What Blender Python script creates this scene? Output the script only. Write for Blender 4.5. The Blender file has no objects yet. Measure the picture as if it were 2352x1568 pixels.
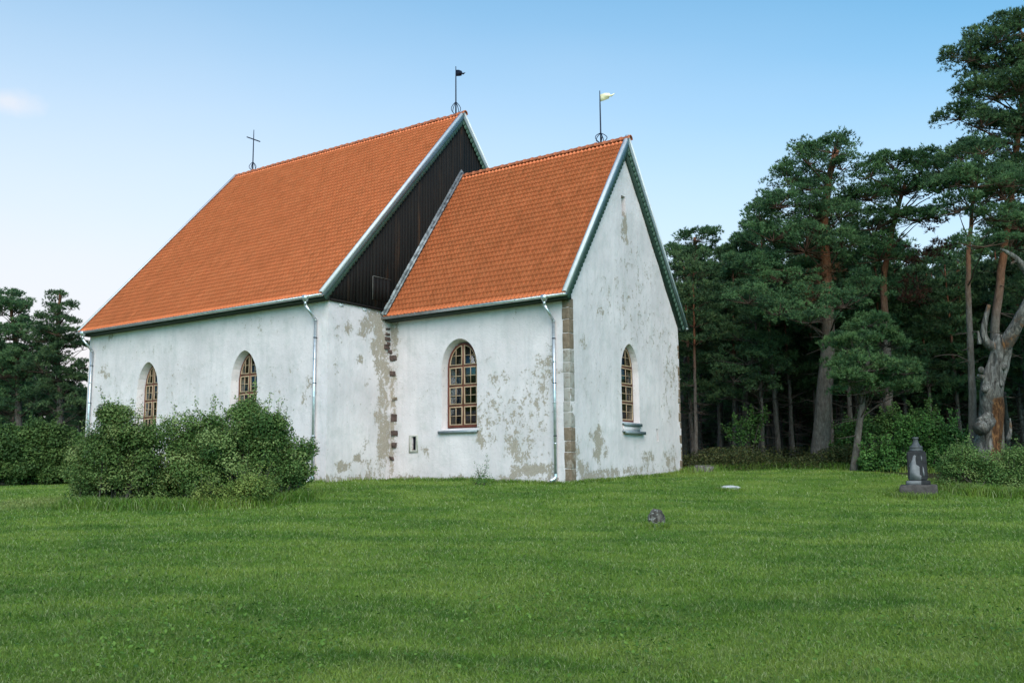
import bpy, bmesh, math, random
import numpy as np
from mathutils import Vector, Matrix, noise as mnoise
PI = math.pi
scene = bpy.context.scene
COL = scene.collection

# ------------------------------------------------------------------ camera
CF = 2203.35                                    # focal length in units of a 2352 wide picture
C0 = np.array([16.1576, -26.8295, -0.5161])
FW = np.array([-0.56062513, 0.81629825, 0.13912813])
RT = np.array([0.82357832, 0.5671335, -0.0088507])
UP = np.array([0.08612904, -0.10962099, 0.99023483])
cd = bpy.data.cameras.new('camera'); cam = bpy.data.objects.new('camera', cd); COL.objects.link(cam)
cd.sensor_width = 36.0; cd.lens = CF / 2352 * 36; cd.clip_start = 0.1; cd.clip_end = 3000
M = Matrix.Identity(4)
for i in range(3):
    M[i][0] = RT[i]; M[i][1] = UP[i]; M[i][2] = -FW[i]; M[i][3] = C0[i]
cam.matrix_world = M
scene.camera = cam

# ------------------------------------------------------------------ sky and sun
SUN_EL, SUN_AZ = math.radians(38), math.radians(139)   # azimuth measured from +Y towards +X
w = bpy.data.worlds.new('World'); scene.world = w; w.use_nodes = True
nt = w.node_tree; bgn = nt.nodes['Background']
sky = nt.nodes.new('ShaderNodeTexSky'); sky.sky_type = 'NISHITA'; sky.sun_disc = False
sky.sun_elevation = SUN_EL; sky.sun_rotation = SUN_AZ
sky.air_density = 1.0; sky.dust_density = 0.6; sky.ozone_density = 2.0
def N(nt, t, **kw):
    n = nt.nodes.new(t)
    for k, v in kw.items(): setattr(n, k, v)
    return n
def math_node(nt, op, a, b=None, clamp=False):
    n = nt.nodes.new('ShaderNodeMath'); n.operation = op; n.use_clamp = clamp
    for i, v in enumerate((a, b)):
        if v is None: continue
        if isinstance(v, (int, float)): n.inputs[i].default_value = v
        else: nt.links.new(v, n.inputs[i])
    return n.outputs[0]
def ramp(nt, fac, stops, interp='LINEAR'):
    n = nt.nodes.new('ShaderNodeValToRGB'); n.color_ramp.interpolation = interp
    e = n.color_ramp.elements
    while len(e) > 1: e.remove(e[-1])
    e[0].position = stops[0][0]; e[0].color = (*stops[0][1], 1)
    for p, c in stops[1:]:
        x = e.new(p); x.color = (*c, 1)
    nt.links.new(fac, n.inputs[0]); return n.outputs[0]
def mixc(nt, fac, a, b, mode='MIX'):
    n = nt.nodes.new('ShaderNodeMix'); n.data_type = 'RGBA'; n.blend_type = mode
    for i, v in ((0, fac), (6, a), (7, b)):
        if isinstance(v, (int, float)): n.inputs[i].default_value = v
        elif isinstance(v, tuple): n.inputs[i].default_value = (*v, 1)
        else: nt.links.new(v, n.inputs[i])
    return n.outputs[2]
# high veil of cloud low over the horizon, blue overhead
tc = N(nt, 'ShaderNodeTexCoord'); sx = N(nt, 'ShaderNodeSeparateXYZ'); nt.links.new(tc.outputs['Generated'], sx.inputs[0])
def dirdot(v):
    d = N(nt, 'ShaderNodeVectorMath', operation='DOT_PRODUCT'); nt.links.new(tc.outputs['Generated'], d.inputs[0])
    d.inputs[1].default_value = v; return d.outputs['Value']
left = dirdot((-0.93, 0.36, 0.0))                # towards the bright left horizon
mp = N(nt, 'ShaderNodeMapping'); mp.inputs['Scale'].default_value = (1.2, 1.2, 3.5)
nt.links.new(tc.outputs['Generated'], mp.inputs[0])
nz = N(nt, 'ShaderNodeTexNoise'); nz.inputs['Scale'].default_value = 1.3; nz.inputs['Detail'].default_value = 5; nz.inputs['Roughness'].default_value = .45
nt.links.new(mp.outputs[0], nz.inputs[0])
h0 = math_node(nt, 'SUBTRACT', sx.outputs[2], math_node(nt, 'MULTIPLY', math_node(nt, 'SUBTRACT', left, 0.6), 0.30))
h1 = math_node(nt, 'SUBTRACT', h0, math_node(nt, 'MULTIPLY', math_node(nt, 'SUBTRACT', nz.outputs[0], 0.5), 0.10))
veil = ramp(nt, h1, [(0.0, (1, 1, 1)), (0.10, (.88, .88, .88)), (0.25, (.56, .56, .56)), (0.40, (.22, .22, .22)), (0.56, (0, 0, 0))])
graded = mixc(nt, 1.0, sky.outputs[0], (0.60, 1.56, 1.62), 'MULTIPLY')
veilcol = (6.7, 6.55, 6.75)
skyc = mixc(nt, veil, graded, veilcol)
# one small lit cloud low on the left
cdir = FW + RT * (12 - 1176) / CF + UP * (784 - 232) / CF; cdir /= np.linalg.norm(cdir)
cdist = N(nt, 'ShaderNodeVectorMath', operation='SUBTRACT'); nt.links.new(tc.outputs['Generated'], cdist.inputs[0]); cdist.inputs[1].default_value = tuple(cdir)
cs = N(nt, 'ShaderNodeVectorMath', operation='MULTIPLY'); nt.links.new(cdist.outputs[0], cs.inputs[0]); cs.inputs[1].default_value = (1.0, 1.0, 2.0)
cl = N(nt, 'ShaderNodeVectorMath', operation='LENGTH'); nt.links.new(cs.outputs[0], cl.inputs[0])
nz2 = N(nt, 'ShaderNodeTexNoise'); nz2.inputs['Scale'].default_value = 28; nz2.inputs['Detail'].default_value = 5; nt.links.new(tc.outputs['Generated'], nz2.inputs[0])
cm = math_node(nt, 'ADD', cl.outputs['Value'], math_node(nt, 'MULTIPLY', math_node(nt, 'SUBTRACT', nz2.outputs[0], .5), .06))
cmask = ramp(nt, cm, [(0.0, (.5, .5, .5)), (0.010, (.3, .3, .3)), (0.028, (0, 0, 0))])
skyc = mixc(nt, cmask, skyc, (6.9, 6.6, 6.7))
nt.links.new(skyc, bgn.inputs[0]); bgn.inputs[1].default_value = 0.075

sl = bpy.data.lights.new('sun', 'SUN'); sl.energy = 1.95; sl.angle = math.radians(50); sl.color = (1.0, 0.85, 0.76)
so = bpy.data.objects.new('sun', sl); COL.objects.link(so)
sd = Vector((math.sin(SUN_AZ) * math.cos(SUN_EL), math.cos(SUN_AZ) * math.cos(SUN_EL), math.sin(SUN_EL)))
so.rotation_euler = sd.to_track_quat('Z', 'Y').to_euler()
vs = scene.view_settings; vs.view_transform = 'Standard'; vs.look = 'None'; vs.gamma = 1; vs.exposure = 0.92; vs.use_curve_mapping = False
scene.render.resolution_x = 1024; scene.render.resolution_y = 682
try:
    scene.cycles.max_bounces = 6; scene.cycles.diffuse_bounces = 3; scene.cycles.transparent_max_bounces = 6
except Exception: pass

# ------------------------------------------------------------------ helpers
def at(px, py, d): return C0 + (FW + RT * (px - 1176) / CF + UP * (784 - py) / CF) * d
def link(name, me, m=None, parent=None):
    o = bpy.data.objects.new(name, me); COL.objects.link(o)
    if m is not None: me.materials.append(m)
    if parent is not None: o.parent = parent
    return o
def empty(name, loc=(0, 0, 0), rz=0.0):
    o = bpy.data.objects.new(name, None); COL.objects.link(o); o.location = loc; o.rotation_euler = (0, 0, rz)
    o.empty_display_size = .3; return o
def tag(o, label=None, cat=None, group=None, kind=None):
    if label: o['label'] = label
    if cat: o['category'] = cat
    if group: o['group'] = group
    if kind: o['kind'] = kind
    return o
class MB:
    """collects vertices and faces (numpy) and links them as one mesh"""
    def __init__(s): s.V = []; s.F = []; s.n = 0; s.T = []
    def add(s, V, *Fs, tint=None):
        V = np.asarray(V, float).reshape(-1, 3)
        for F in Fs: s.F.append(np.asarray(F, np.int64) + s.n)
        s.V.append(V); s.T.append(np.full(len(V), .5) if tint is None else np.asarray(tint, float)); s.n += len(V)
    def box(s, lo, hi, mat=None):
        x0, y0, z0 = lo; x1, y1, z1 = hi
        V = np.array([(x0,y0,z0),(x1,y0,z0),(x1,y1,z0),(x0,y1,z0),(x0,y0,z1),(x1,y0,z1),(x1,y1,z1),(x0,y1,z1)], float)
        if mat is not None: V = np.array([tuple(mat @ Vector(v)) for v in V])
        s.add(V, [(0,3,2,1),(4,5,6,7),(0,1,5,4),(1,2,6,5),(2,3,7,6),(3,0,4,7)])
    def tube(s, P, R, n=8, cap=True, jit=0.0, rng=None, tint=None):
        P = np.asarray(P, float); R = np.broadcast_to(np.asarray(R, float), (len(P),)).copy()
        T = np.gradient(P, axis=0); T /= np.linalg.norm(T, axis=1)[:, None] + 1e-12
        a = np.array([0, 0, 1.0]) if abs(T[0][2]) < .9 else np.array([1.0, 0, 0])
        th = np.arange(n) * 2 * PI / n; V = []
        for k in range(len(P)):
            a = a - T[k] * (a @ T[k]); a /= np.linalg.norm(a); b = np.cross(T[k], a)
            rr = R[k] * (1 + (jit * rng.standard_normal(n) if jit else 0))
            V.append(P[k] + (np.cos(th) * rr)[:, None] * a + (np.sin(th) * rr)[:, None] * b)
        V = np.concatenate(V); F = []
        i = np.arange(n); j = (i + 1) % n
        for k in range(len(P) - 1):
            F.append(np.stack([k*n+i, k*n+j, (k+1)*n+j, (k+1)*n+i], 1))
        Fs = [np.concatenate(F)]
        if cap: Fs.append(np.array([np.arange(n)[::-1]])); Fs.append(np.array([np.arange(n) + (len(P)-1)*n]))
        s.add(V, *Fs, tint=None if tint is None else np.full(len(V), tint))
    def data(s, name='mesh', smooth=False, tint=False):
        V = np.concatenate(s.V); me = bpy.data.meshes.new(name)
        me.vertices.add(len(V)); me.vertices.foreach_set('co', V.ravel())
        tot = np.concatenate([np.full(len(F), F.shape[1]) for F in s.F if len(F)])
        li = np.concatenate([F.ravel() for F in s.F if len(F)])
        me.loops.add(len(li)); me.loops.foreach_set('vertex_index', li)
        me.polygons.add(len(tot)); st = np.concatenate([[0], np.cumsum(tot)[:-1]])
        me.polygons.foreach_set('loop_start', st); me.polygons.foreach_set('loop_total', tot)
        if smooth: me.polygons.foreach_set('use_smooth', np.ones(len(tot), bool))
        me.update(calc_edges=True)
        if tint:
            a = me.attributes.new('tint', 'FLOAT', 'POINT'); a.data.foreach_set('value', np.concatenate(s.T))
        return me
    def build(s, name, m, parent=None, smooth=False, tint=False):
        return link(name, s.data(name, smooth, tint), m, parent)
def extrude_poly(mb, poly, axis, lo, hi):
    """polygon of 2D points in the plane perpendicular to axis, from lo to hi"""
    n = len(poly); V = []
    for c in (lo, hi):
        for a, b in poly:
            V.append((c, a, b) if axis == 0 else (a, c, b))
    i = np.arange(n); j = (i + 1) % n
    mb.add(V, np.stack([i, j, j + n, i + n], 1), np.array([i[::-1]]), np.array([i + n]))

# ------------------------------------------------------------------ materials
def new_mat(name):
    m = bpy.data.materials.new(name); m.use_nodes = True; nt = m.node_tree
    return m, nt, nt.nodes['Principled BSDF']
def coords(nt, scale=(1, 1, 1), src='Object'):
    t = N(nt, 'ShaderNodeTexCoord'); mp = N(nt, 'ShaderNodeMapping'); mp.inputs['Scale'].default_value = scale
    nt.links.new(t.outputs[src], mp.inputs[0]); return mp.outputs[0]
def noise_tex(nt, vec, scale, detail=4, rough=.55, dist=0.0):
    n = N(nt, 'ShaderNodeTexNoise'); n.inputs['Scale'].default_value = scale; n.inputs['Detail'].default_value = detail
    n.inputs['Roughness'].default_value = rough; n.inputs['Distortion'].default_value = dist
    nt.links.new(vec, n.inputs['Vector']); return n.outputs[0]
def bump(nt, bs, h, strength=.5, dist=.02):
    b = N(nt, 'ShaderNodeBump'); b.inputs['Strength'].default_value = strength; b.inputs['Distance'].default_value = dist
    nt.links.new(h, b.inputs['Height']); nt.links.new(b.outputs[0], bs.inputs['Normal'])
def mat_noise(name, c1, c2, scale=3, rough=.8, metal=0.0, bstr=.4, bdist=.01, stretch=(1, 1, 1), spec=.3, lo=.3, hi=.7):
    m, nt, bs = new_mat(name); v = coords(nt, stretch); f = noise_tex(nt, v, scale, 6, .6)
    nt.links.new(ramp(nt, f, [(lo, c1), (hi, c2)]), bs.inputs['Base Color'])
    bs.inputs['Roughness'].default_value = rough; bs.inputs['Metallic'].default_value = metal; bs.inputs['Specular IOR Level'].default_value = spec
    bump(nt, bs, f, bstr, bdist); return m
def attr(nt, name):
    a = N(nt, 'ShaderNodeAttribute'); a.attribute_name = name; return a.outputs['Fac']

def make_whitewash():
    m, nt, bs = new_mat('whitewash'); v = coords(nt)
    pa = attr(nt, 'peel')
    n1 = noise_tex(nt, coords(nt, (1, 1, .75)), 3.4, 9, .68, .4); n2 = noise_tex(nt, v, 13, 7, .7, .3); n3 = noise_tex(nt, v, 0.55, 4, .5)
    n4 = noise_tex(nt, v, 42, 4, .6)
    s = math_node(nt, 'ADD', math_node(nt, 'MULTIPLY', pa, 0.60), math_node(nt, 'MULTIPLY', math_node(nt, 'SUBTRACT', n1, .5), 1.55))
    s = math_node(nt, 'ADD', s, math_node(nt, 'MULTIPLY', math_node(nt, 'SUBTRACT', n2, .5), 1.15))
    mask = ramp(nt, s, [(0.395, (0, 0, 0)), (0.43, (1, 1, 1))])
    halo = ramp(nt, s, [(0.20, (0, 0, 0)), (0.42, (1, 1, 1))])
    white = ramp(nt, n3, [(.3, (.61, .54, .545)), (.52, (.69, .61, .615)), (.7, (.76, .672, .675))])
    # faint grey streaks and blotches in the lime wash
    st = noise_tex(nt, coords(nt, (2.2, 2.2, .28)), 1.6, 6, .65); bl = noise_tex(nt, v, 1.4, 7, .7)
    white = mixc(nt, ramp(nt, st, [(.48, (0, 0, 0)), (.72, (.38, .38, .38))]), white, (.44, .42, .42))
    white = mixc(nt, ramp(nt, bl, [(.50, (0, 0, 0)), (.66, (.45, .45, .45))]), white, (.48, .465, .45))
    white = mixc(nt, math_node(nt, 'MULTIPLY', halo, .26), white, (.45, .42, .385))
    plast = ramp(nt, n2, [(.25, (.29, .24, .195)), (.5, (.40, .335, .275)), (.72, (.50, .425, .36))])
    plast = mixc(nt, ramp(nt, n4, [(.35, (.5, .5, .5)), (.6, (0, 0, 0))]), plast, (.22, .19, .155))
    spk = noise_tex(nt, v, 6.5, 5, .7)
    spm = ramp(nt, spk, [(.655, (0, 0, 0)), (.675, (.6, .6, .6))])
    white = mixc(nt, spm, white, (.36, .34, .30))
    nt.links.new(mixc(nt, mask, white, plast), bs.inputs['Base Color'])
    bs.inputs['Roughness'].default_value = .93; bs.inputs['Specular IOR Level'].default_value = .15
    h = math_node(nt, 'SUBTRACT', math_node(nt, 'ADD', math_node(nt, 'MULTIPLY', n2, .6), math_node(nt, 'MULTIPLY', n4, .25)), math_node(nt, 'MULTIPLY', mask, .45))
    h = math_node(nt, 'ADD', h, math_node(nt, 'MULTIPLY', n1, 1.3))
    bump(nt, bs, h, .55, .035); return m
M_wall = make_whitewash()

def make_tiles():
    m, nt, bs = new_mat('clay_tiles')
    uv = N(nt, 'ShaderNodeUVMap'); uv.uv_map = 'UVMap'
    fl = N(nt, 'ShaderNodeVectorMath', operation='FLOOR'); nt.links.new(uv.outputs[0], fl.inputs[0])
    wn = N(nt, 'ShaderNodeTexWhiteNoise'); wn.noise_dimensions = '2D'; nt.links.new(fl.outputs[0], wn.inputs[0])
    v = coords(nt); n = noise_tex(nt, v, 9, 5, .6); n2 = noise_tex(nt, v, .5, 4, .6)
    c = ramp(nt, wn.outputs[0], [(0, (.89, .232, .088)), (.5, (.93, .25, .098)), (1, (.96, .27, .11))])
    c = mixc(nt, ramp(nt, n, [(.35, (.2, .2, .2)), (.6, (0, 0, 0))]), c, (.80, .21, .09))
    c = mixc(nt, ramp(nt, n2, [(.42, (.34, .34, .34)), (.6, (0, 0, 0))]), c, (.80, .205, .08))
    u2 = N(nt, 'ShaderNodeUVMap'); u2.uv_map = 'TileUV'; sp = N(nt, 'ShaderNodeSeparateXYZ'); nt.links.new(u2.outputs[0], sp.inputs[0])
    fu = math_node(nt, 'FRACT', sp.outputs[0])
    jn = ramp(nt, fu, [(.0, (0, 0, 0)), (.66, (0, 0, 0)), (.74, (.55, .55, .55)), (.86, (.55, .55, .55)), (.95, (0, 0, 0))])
    lip_shade = ramp(nt, sp.outputs[1], [(.80, (0, 0, 0)), (.97, (.25, .25, .25))])  # shadow under each tile lip, painted into the colour as a darker lower edge
    c = mixc(nt, jn, c, (.40, .105, .05)); c = mixc(nt, lip_shade, c, (.36, .095, .05))
    nt.links.new(c, bs.inputs['Base Color']); bs.inputs['Roughness'].default_value = .62; bs.inputs['Specular IOR Level'].default_value = .3
    bump(nt, bs, n, .25, .004); return m
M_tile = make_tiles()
M_ridge = mat_noise('ridge_clay', (.36, .10, .045), (.52, .16, .07), 7, .7, bstr=.3, bdist=.006)
M_zinc = mat_noise('galvanised_steel', (.42, .45, .48), (.68, .71, .74), 6, .34, .75, bstr=.12, bdist=.004, spec=.5)
M_whitemetal = mat_noise('pale_metal_capping', (.60, .60, .62), (.74, .74, .76), 4, .5, .0, bstr=.1, bdist=.004)
M_bluemetal = mat_noise('grey_blue_trim', (.16, .20, .22), (.24, .28, .30), 4, .5, .1)
M_lead = mat_noise('weathered_flashing', (.12, .125, .13), (.40, .41, .42), 5, .6, .2, bstr=.3, bdist=.01, lo=.4, hi=.66)
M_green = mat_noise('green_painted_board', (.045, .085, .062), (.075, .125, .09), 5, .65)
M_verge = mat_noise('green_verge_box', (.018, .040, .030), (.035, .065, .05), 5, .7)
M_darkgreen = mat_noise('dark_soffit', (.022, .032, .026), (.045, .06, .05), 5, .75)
M_iron = mat_noise('black_iron', (.008, .012, .03), (.018, .024, .045), 12, .5, .3)
M_gold = mat_noise('gilded_metal', (.86, .74, .46), (.92, .84, .60), 8, .45, .05)
M_redframe = mat_noise('red_brown_frame', (.10, .030, .020), (.21, .062, .040), 9, .75, bstr=.5, bdist=.006, stretch=(1, 1, .3))
M_sash = mat_noise('ochre_sash', (.33, .22, .135), (.46, .33, .22), 10, .7, bstr=.4, bdist=.004, stretch=(1, 1, .3))
M_sill = mat_noise('sill_metal', (.20, .23, .25), (.31, .34, .36), 6, .5, .4)
M_stone = mat_noise('quoin_stone', (.10, .075, .055), (.24, .19, .145), 5, .9, bstr=.9, bdist=.03)
M_redstone = mat_noise('red_fieldstone', (.045, .03, .027), (.13, .082, .07), 7, .85, bstr=.9, bdist=.03)
M_curtain = mat_noise('curtain', (.13, .14, .15), (.22, .235, .24), 3, .9, stretch=(8, 8, .3))
M_black = mat_noise('dark_interior', (.004, .004, .005), (.008, .008, .009), 2, .95, bstr=0)
def make_glass():
    m, nt, bs = new_mat('window_glass')
    out = nt.nodes['Material Output']; nt.nodes.remove(bs)
    tr = N(nt, 'ShaderNodeBsdfTransparent'); tr.inputs[0].default_value = (.62, .66, .68, 1)
    gl = N(nt, 'ShaderNodeBsdfGlossy'); gl.inputs['Roughness'].default_value = .03; gl.inputs[0].default_value = (.8, .85, .9, 1)
    b = N(nt, 'ShaderNodeBump'); b.inputs['Strength'].default_value = .35; b.inputs['Distance'].default_value = .02
    nt.links.new(noise_tex(nt, coords(nt), 3.0, 3, .5), b.inputs['Height']); nt.links.new(b.outputs[0], gl.inputs['Normal'])
    lwn = N(nt, 'ShaderNodeLayerWeight'); lwn.inputs[0].default_value = .25
    lw = math_node(nt, 'ADD', math_node(nt, 'MULTIPLY', math_node(nt, 'POWER', lwn.outputs['Facing'], 3.0), .5), .045)
    mx = N(nt, 'ShaderNodeMixShader'); nt.links.new(lw, mx.inputs[0]); nt.links.new(tr.outputs[0], mx.inputs[1]); nt.links.new(gl.outputs[0], mx.inputs[2])
    nt.links.new(mx.outputs[0], out.inputs[0]); return m
M_glass = make_glass()
def make_boards():
    m, nt, bs = new_mat('black_tarred_boards'); a = attr(nt, 'tint')
    v = coords(nt, (6, 6, .22)); n = noise_tex(nt, v, 3.0, 7, .7); n2 = noise_tex(nt, coords(nt, (3, 3, .5)), .9, 5, .6)
    c = ramp(nt, n, [(.3, (.005, .0042, .004)), (.55, (.010, .008, .007)), (.75, (.026, .017, .012))])
    m2 = math_node(nt, 'MULTIPLY', ramp(nt, a, [(.72, (0, 0, 0)), (.95, (1, 1, 1))]), ramp(nt, n2, [(.45, (0, 0, 0)), (.65, (.8, .8, .8))]))
    c = mixc(nt, m2, c, (.085, .04, .018))
    nt.links.new(c, bs.inputs['Base Color']); bs.inputs['Roughness'].default_value = .8; bs.inputs['Specular IOR Level'].default_value = .2
    bump(nt, bs, n, .6, .01); return m
M_board = make_boards()

def make_leaf(name, dark, mid, light, transl=.25, rough=.6, dead=None):
    m, nt, bs = new_mat(name); out = nt.nodes['Material Output']
    a = attr(nt, 'tint'); n = noise_tex(nt, coords(nt), .9, 3, .5)
    s = math_node(nt, 'ADD', math_node(nt, 'MULTIPLY', a, .65), math_node(nt, 'MULTIPLY', n, .35))
    c = ramp(nt, s, [(.22, dark), (.5, mid), (.78, light)])
    oi = N(nt, 'ShaderNodeObjectInfo')
    hs = N(nt, 'ShaderNodeHueSaturation'); nt.links.new(c, hs.inputs['Color'])
    nt.links.new(math_node(nt, 'ADD', math_node(nt, 'MULTIPLY', oi.outputs['Random'], .024), .488), hs.inputs['Hue'])
    nt.links.new(math_node(nt, 'ADD', math_node(nt, 'MULTIPLY', oi.outputs['Random'], .30), .85), hs.inputs['Value'])
    c = hs.outputs[0]
    nt.links.new(c, bs.inputs['Base Color']); bs.inputs['Roughness'].default_value = rough; bs.inputs['Specular IOR Level'].default_value = .25
    t = N(nt, 'ShaderNodeBsdfTranslucent'); nt.links.new(c, t.inputs[0])
    mx = N(nt, 'ShaderNodeMixShader'); mx.inputs[0].default_value = transl
    nt.links.new(bs.outputs[0], mx.inputs[1]); nt.links.new(t.outputs[0], mx.inputs[2]); nt.links.new(mx.outputs[0], out.inputs[0]); return m
M_needle = make_leaf('pine_needles', (.036, .074, .036), (.078, .145, .060), (.145, .235, .090))
M_needle2 = make_leaf('fresh_pine_needles', (.036, .088, .036), (.078, .155, .055), (.140, .24, .085))
M_deadneedle = make_leaf('brown_needles', (.055, .022, .012), (.11, .045, .025), (.17, .075, .04), .1)
M_leaf = make_leaf('shrub_leaves', (.050, .108, .027), (.125, .205, .052), (.25, .32, .11))
M_leaf2 = make_leaf('bright_leaves', (.030, .075, .018), (.060, .135, .028), (.105, .20, .045))
M_leaf3 = make_leaf('dark_leaves', (.036, .082, .022), (.072, .135, .034), (.125, .20, .052))
M_leaf4 = make_leaf('yellow_green_leaves', (.07, .13, .03), (.15, .215, .045), (.26, .32, .08))
def make_bark():
    m, nt, bs = new_mat('pine_bark'); v = coords(nt, (1, 1, .35)); n = noise_tex(nt, v, 13, 8, .75); n2 = noise_tex(nt, coords(nt), 1.1, 4, .6)
    t = N(nt, 'ShaderNodeTexCoord'); sp = N(nt, 'ShaderNodeSeparateXYZ'); nt.links.new(t.outputs['Object'], sp.inputs[0])
    z = math_node(nt, 'ADD', math_node(nt, 'MULTIPLY', sp.outputs[2], .1), math_node(nt, 'MULTIPLY', n2, .25))
    low = ramp(nt, n, [(.3, (.055, .045, .038)), (.5, (.12, .10, .085)), (.7, (.20, .17, .15))])
    high = ramp(nt, n, [(.3, (.10, .038, .02)), (.5, (.20, .08, .043)), (.7, (.29, .13, .072))])
    c = mixc(nt, ramp(nt, z, [(.66, (0, 0, 0)), (.92, (1, 1, 1))]), low, high)
    c = mixc(nt, ramp(nt, attr(nt, 'tint'), [(.6, (0, 0, 0)), (.9, (.75, .75, .75))]), c, (.055, .04, .032))
    nt.links.new(c, bs.inputs['Base Color'])
    bs.inputs['Roughness'].default_value = .9; bs.inputs['Specular IOR Level'].default_value = .15; bump(nt, bs, n, .9, .03); return m
M_bark = make_bark()
M_twig = mat_noise('shrub_wood', (.05, .042, .034), (.10, .085, .07), 8, .9)

# ------------------------------------------------------------------ ground
GC = np.array([(12.02,-20.84,-2.01),(8.94,-22.96,-1.98),(15.1,-18.72,-2.04),(8.03,-15.04,-1.81),(6.61,-7.46,-1.66),(9.79,3.22,-1.24),
 (4.6,.8,-.95),(.66,9.03,-.34),(0,0,-.78),(0,8.5,-.52),(-7.8,0,-.62),(-7.8,-3.26,-.67),(-22.2,-3.26,-.75),(-22.2,11.9,-.6),(-8,12,-.5),
 (6.79,8.38,-.52),(11.15,5.36,-1.1),(4.6,13,-.30),(-28.1,-2.05,-.75),(-5.19,-10.76,-1.19),(-4.15,-7.63,-1.0),(-12,-9,-.98),
 (16.2,-26.8,-2.1),(30,-30,-2.2),(6,-40,-2.1),(35,-5,-1.4),(22,18,-.6),(10,30,-.2),(-15,30,-.3),(-40,20,-.5),(-45,-10,-.9),(-30,-30,-1.8),(0,60,0),(60,30,-.3),(-70,40,-.5),(50,-50,-2),(-20,-60,-2)], float)
def _k(r): return np.sqrt(r * r + 9.0)
_D = np.hypot(GC[:, None, 0] - GC[None, :, 0], GC[:, None, 1] - GC[None, :, 1])
_A = np.block([[_k(_D) - .3 * np.eye(len(GC)), np.ones((len(GC), 1))], [np.ones((1, len(GC))), np.zeros((1, 1))]])
_W = np.linalg.solve(_A, np.append(GC[:, 2], 0))
def gz(x, y):
    x = np.asarray(x, float); y = np.asarray(y, float)
    h = np.full(np.broadcast(x, y).shape, _W[-1])
    for (a, b, _), wt in zip(GC, _W[:-1]): h = h + wt * _k(np.hypot(x - a, y - b))
    r = np.hypot(x, y); t = np.clip((r - 70) / 80, 0, 1); t = t * t * (3 - 2 * t)
    h = h * (1 - t) + (-.6) * t
    h = h + .018 * np.sin(x * 1.1 + .6 * np.sin(y * .7)) * np.sin(y * .9 + 1.3) + .012 * np.sin(x * 2.7 + y * 1.9) * (1 - t)
    return h
def gpt(px, d):
    """ground point seen in picture column px at depth d"""
    p = at(px, 1090, d); return np.array([p[0], p[1], float(gz(p[0], p[1]))])
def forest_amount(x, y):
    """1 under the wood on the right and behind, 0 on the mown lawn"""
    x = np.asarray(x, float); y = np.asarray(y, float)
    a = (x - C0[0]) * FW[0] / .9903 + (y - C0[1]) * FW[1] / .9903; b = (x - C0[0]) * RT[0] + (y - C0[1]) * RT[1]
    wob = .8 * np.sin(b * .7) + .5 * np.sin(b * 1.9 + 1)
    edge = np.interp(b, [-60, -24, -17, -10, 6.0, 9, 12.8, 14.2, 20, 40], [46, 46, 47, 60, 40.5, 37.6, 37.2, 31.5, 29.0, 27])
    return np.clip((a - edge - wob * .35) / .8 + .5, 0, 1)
g = np.concatenate([-np.geomspace(900, 42, 22), np.arange(-40, 40.01, .5), np.geomspace(42, 900, 22)])
GX, GY = np.meshgrid(g - 2, g - 4, indexing='ij'); n = len(g)
GV = np.stack([GX, GY, gz(GX, GY)], -1).reshape(-1, 3)
i, j = np.meshgrid(np.arange(n - 1), np.arange(n - 1), indexing='ij'); i = i.ravel(); j = j.ravel()
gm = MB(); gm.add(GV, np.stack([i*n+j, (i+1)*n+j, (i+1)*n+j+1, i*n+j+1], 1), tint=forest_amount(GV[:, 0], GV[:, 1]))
def gpt_xy(px, d): return at(px, 1090, d)[:2]
def grass_color(nt, extra=None):
    geo = N(nt, 'ShaderNodeNewGeometry'); mp = N(nt, 'ShaderNodeMapping'); mp.vector_type = 'POINT'
    mp.inputs['Rotation'].default_value = (0, 0, -.602); nt.links.new(geo.outputs['Position'], mp.inputs[0])
    m2 = N(nt, 'ShaderNodeMapping'); m2.inputs['Scale'].default_value = (.3, .62, 0); nt.links.new(mp.outputs[0], m2.inputs[0])
    big = noise_tex(nt, m2.outputs[0], .95, 4, .6, .6)
    m3 = N(nt, 'ShaderNodeMapping'); m3.inputs['Scale'].default_value = (1, 1, 0); nt.links.new(mp.outputs[0], m3.inputs[0])
    small = noise_tex(nt, m3.outputs[0], 1.9, 5, .65); patch = noise_tex(nt, m3.outputs[0], .33, 4, .6)
    c = ramp(nt, big, [(.38, (.078, .165, .018)), (.5, (.142, .238, .028)), (.62, (.215, .298, .046))])
    c = mixc(nt, ramp(nt, small, [(.46, (0, 0, 0)), (.72, (.6, .6, .6))]), c, (.25, .30, .08))
    wc_ = gpt_xy(58, 27)
    sb_ = N(nt, 'ShaderNodeVectorMath', operation='SUBTRACT'); nt.links.new(geo.outputs['Position'], sb_.inputs[0]); sb_.inputs[1].default_value = (wc_[0], wc_[1], 0)
    mw = N(nt, 'ShaderNodeMapping'); mw.inputs['Rotation'].default_value = (0, 0, -.25); mw.inputs['Scale'].default_value = (.36, .10, 0); nt.links.new(sb_.outputs[0], mw.inputs[0])
    ln_ = N(nt, 'ShaderNodeVectorMath', operation='LENGTH'); nt.links.new(mw.outputs[0], ln_.inputs[0])
    wm_ = math_node(nt, 'ADD', ln_.outputs['Value'], math_node(nt, 'MULTIPLY', math_node(nt, 'SUBTRACT', small, .5), .9))
    c = mixc(nt, ramp(nt, wm_, [(.35, (.65, .65, .65)), (1.0, (0, 0, 0))]), c, (.25, .275, .085))
    c = mixc(nt, ramp(nt, patch, [(.5, (0, 0, 0)), (.68, (.5, .5, .5))]), c, (.075, .165, .018))
    return c
m, nt, bs = new_mat('lawn_ground')
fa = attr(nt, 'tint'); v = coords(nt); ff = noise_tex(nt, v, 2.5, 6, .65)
gcol = mixc(nt, .35, grass_color(nt), (.05, .085, .022))
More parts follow.
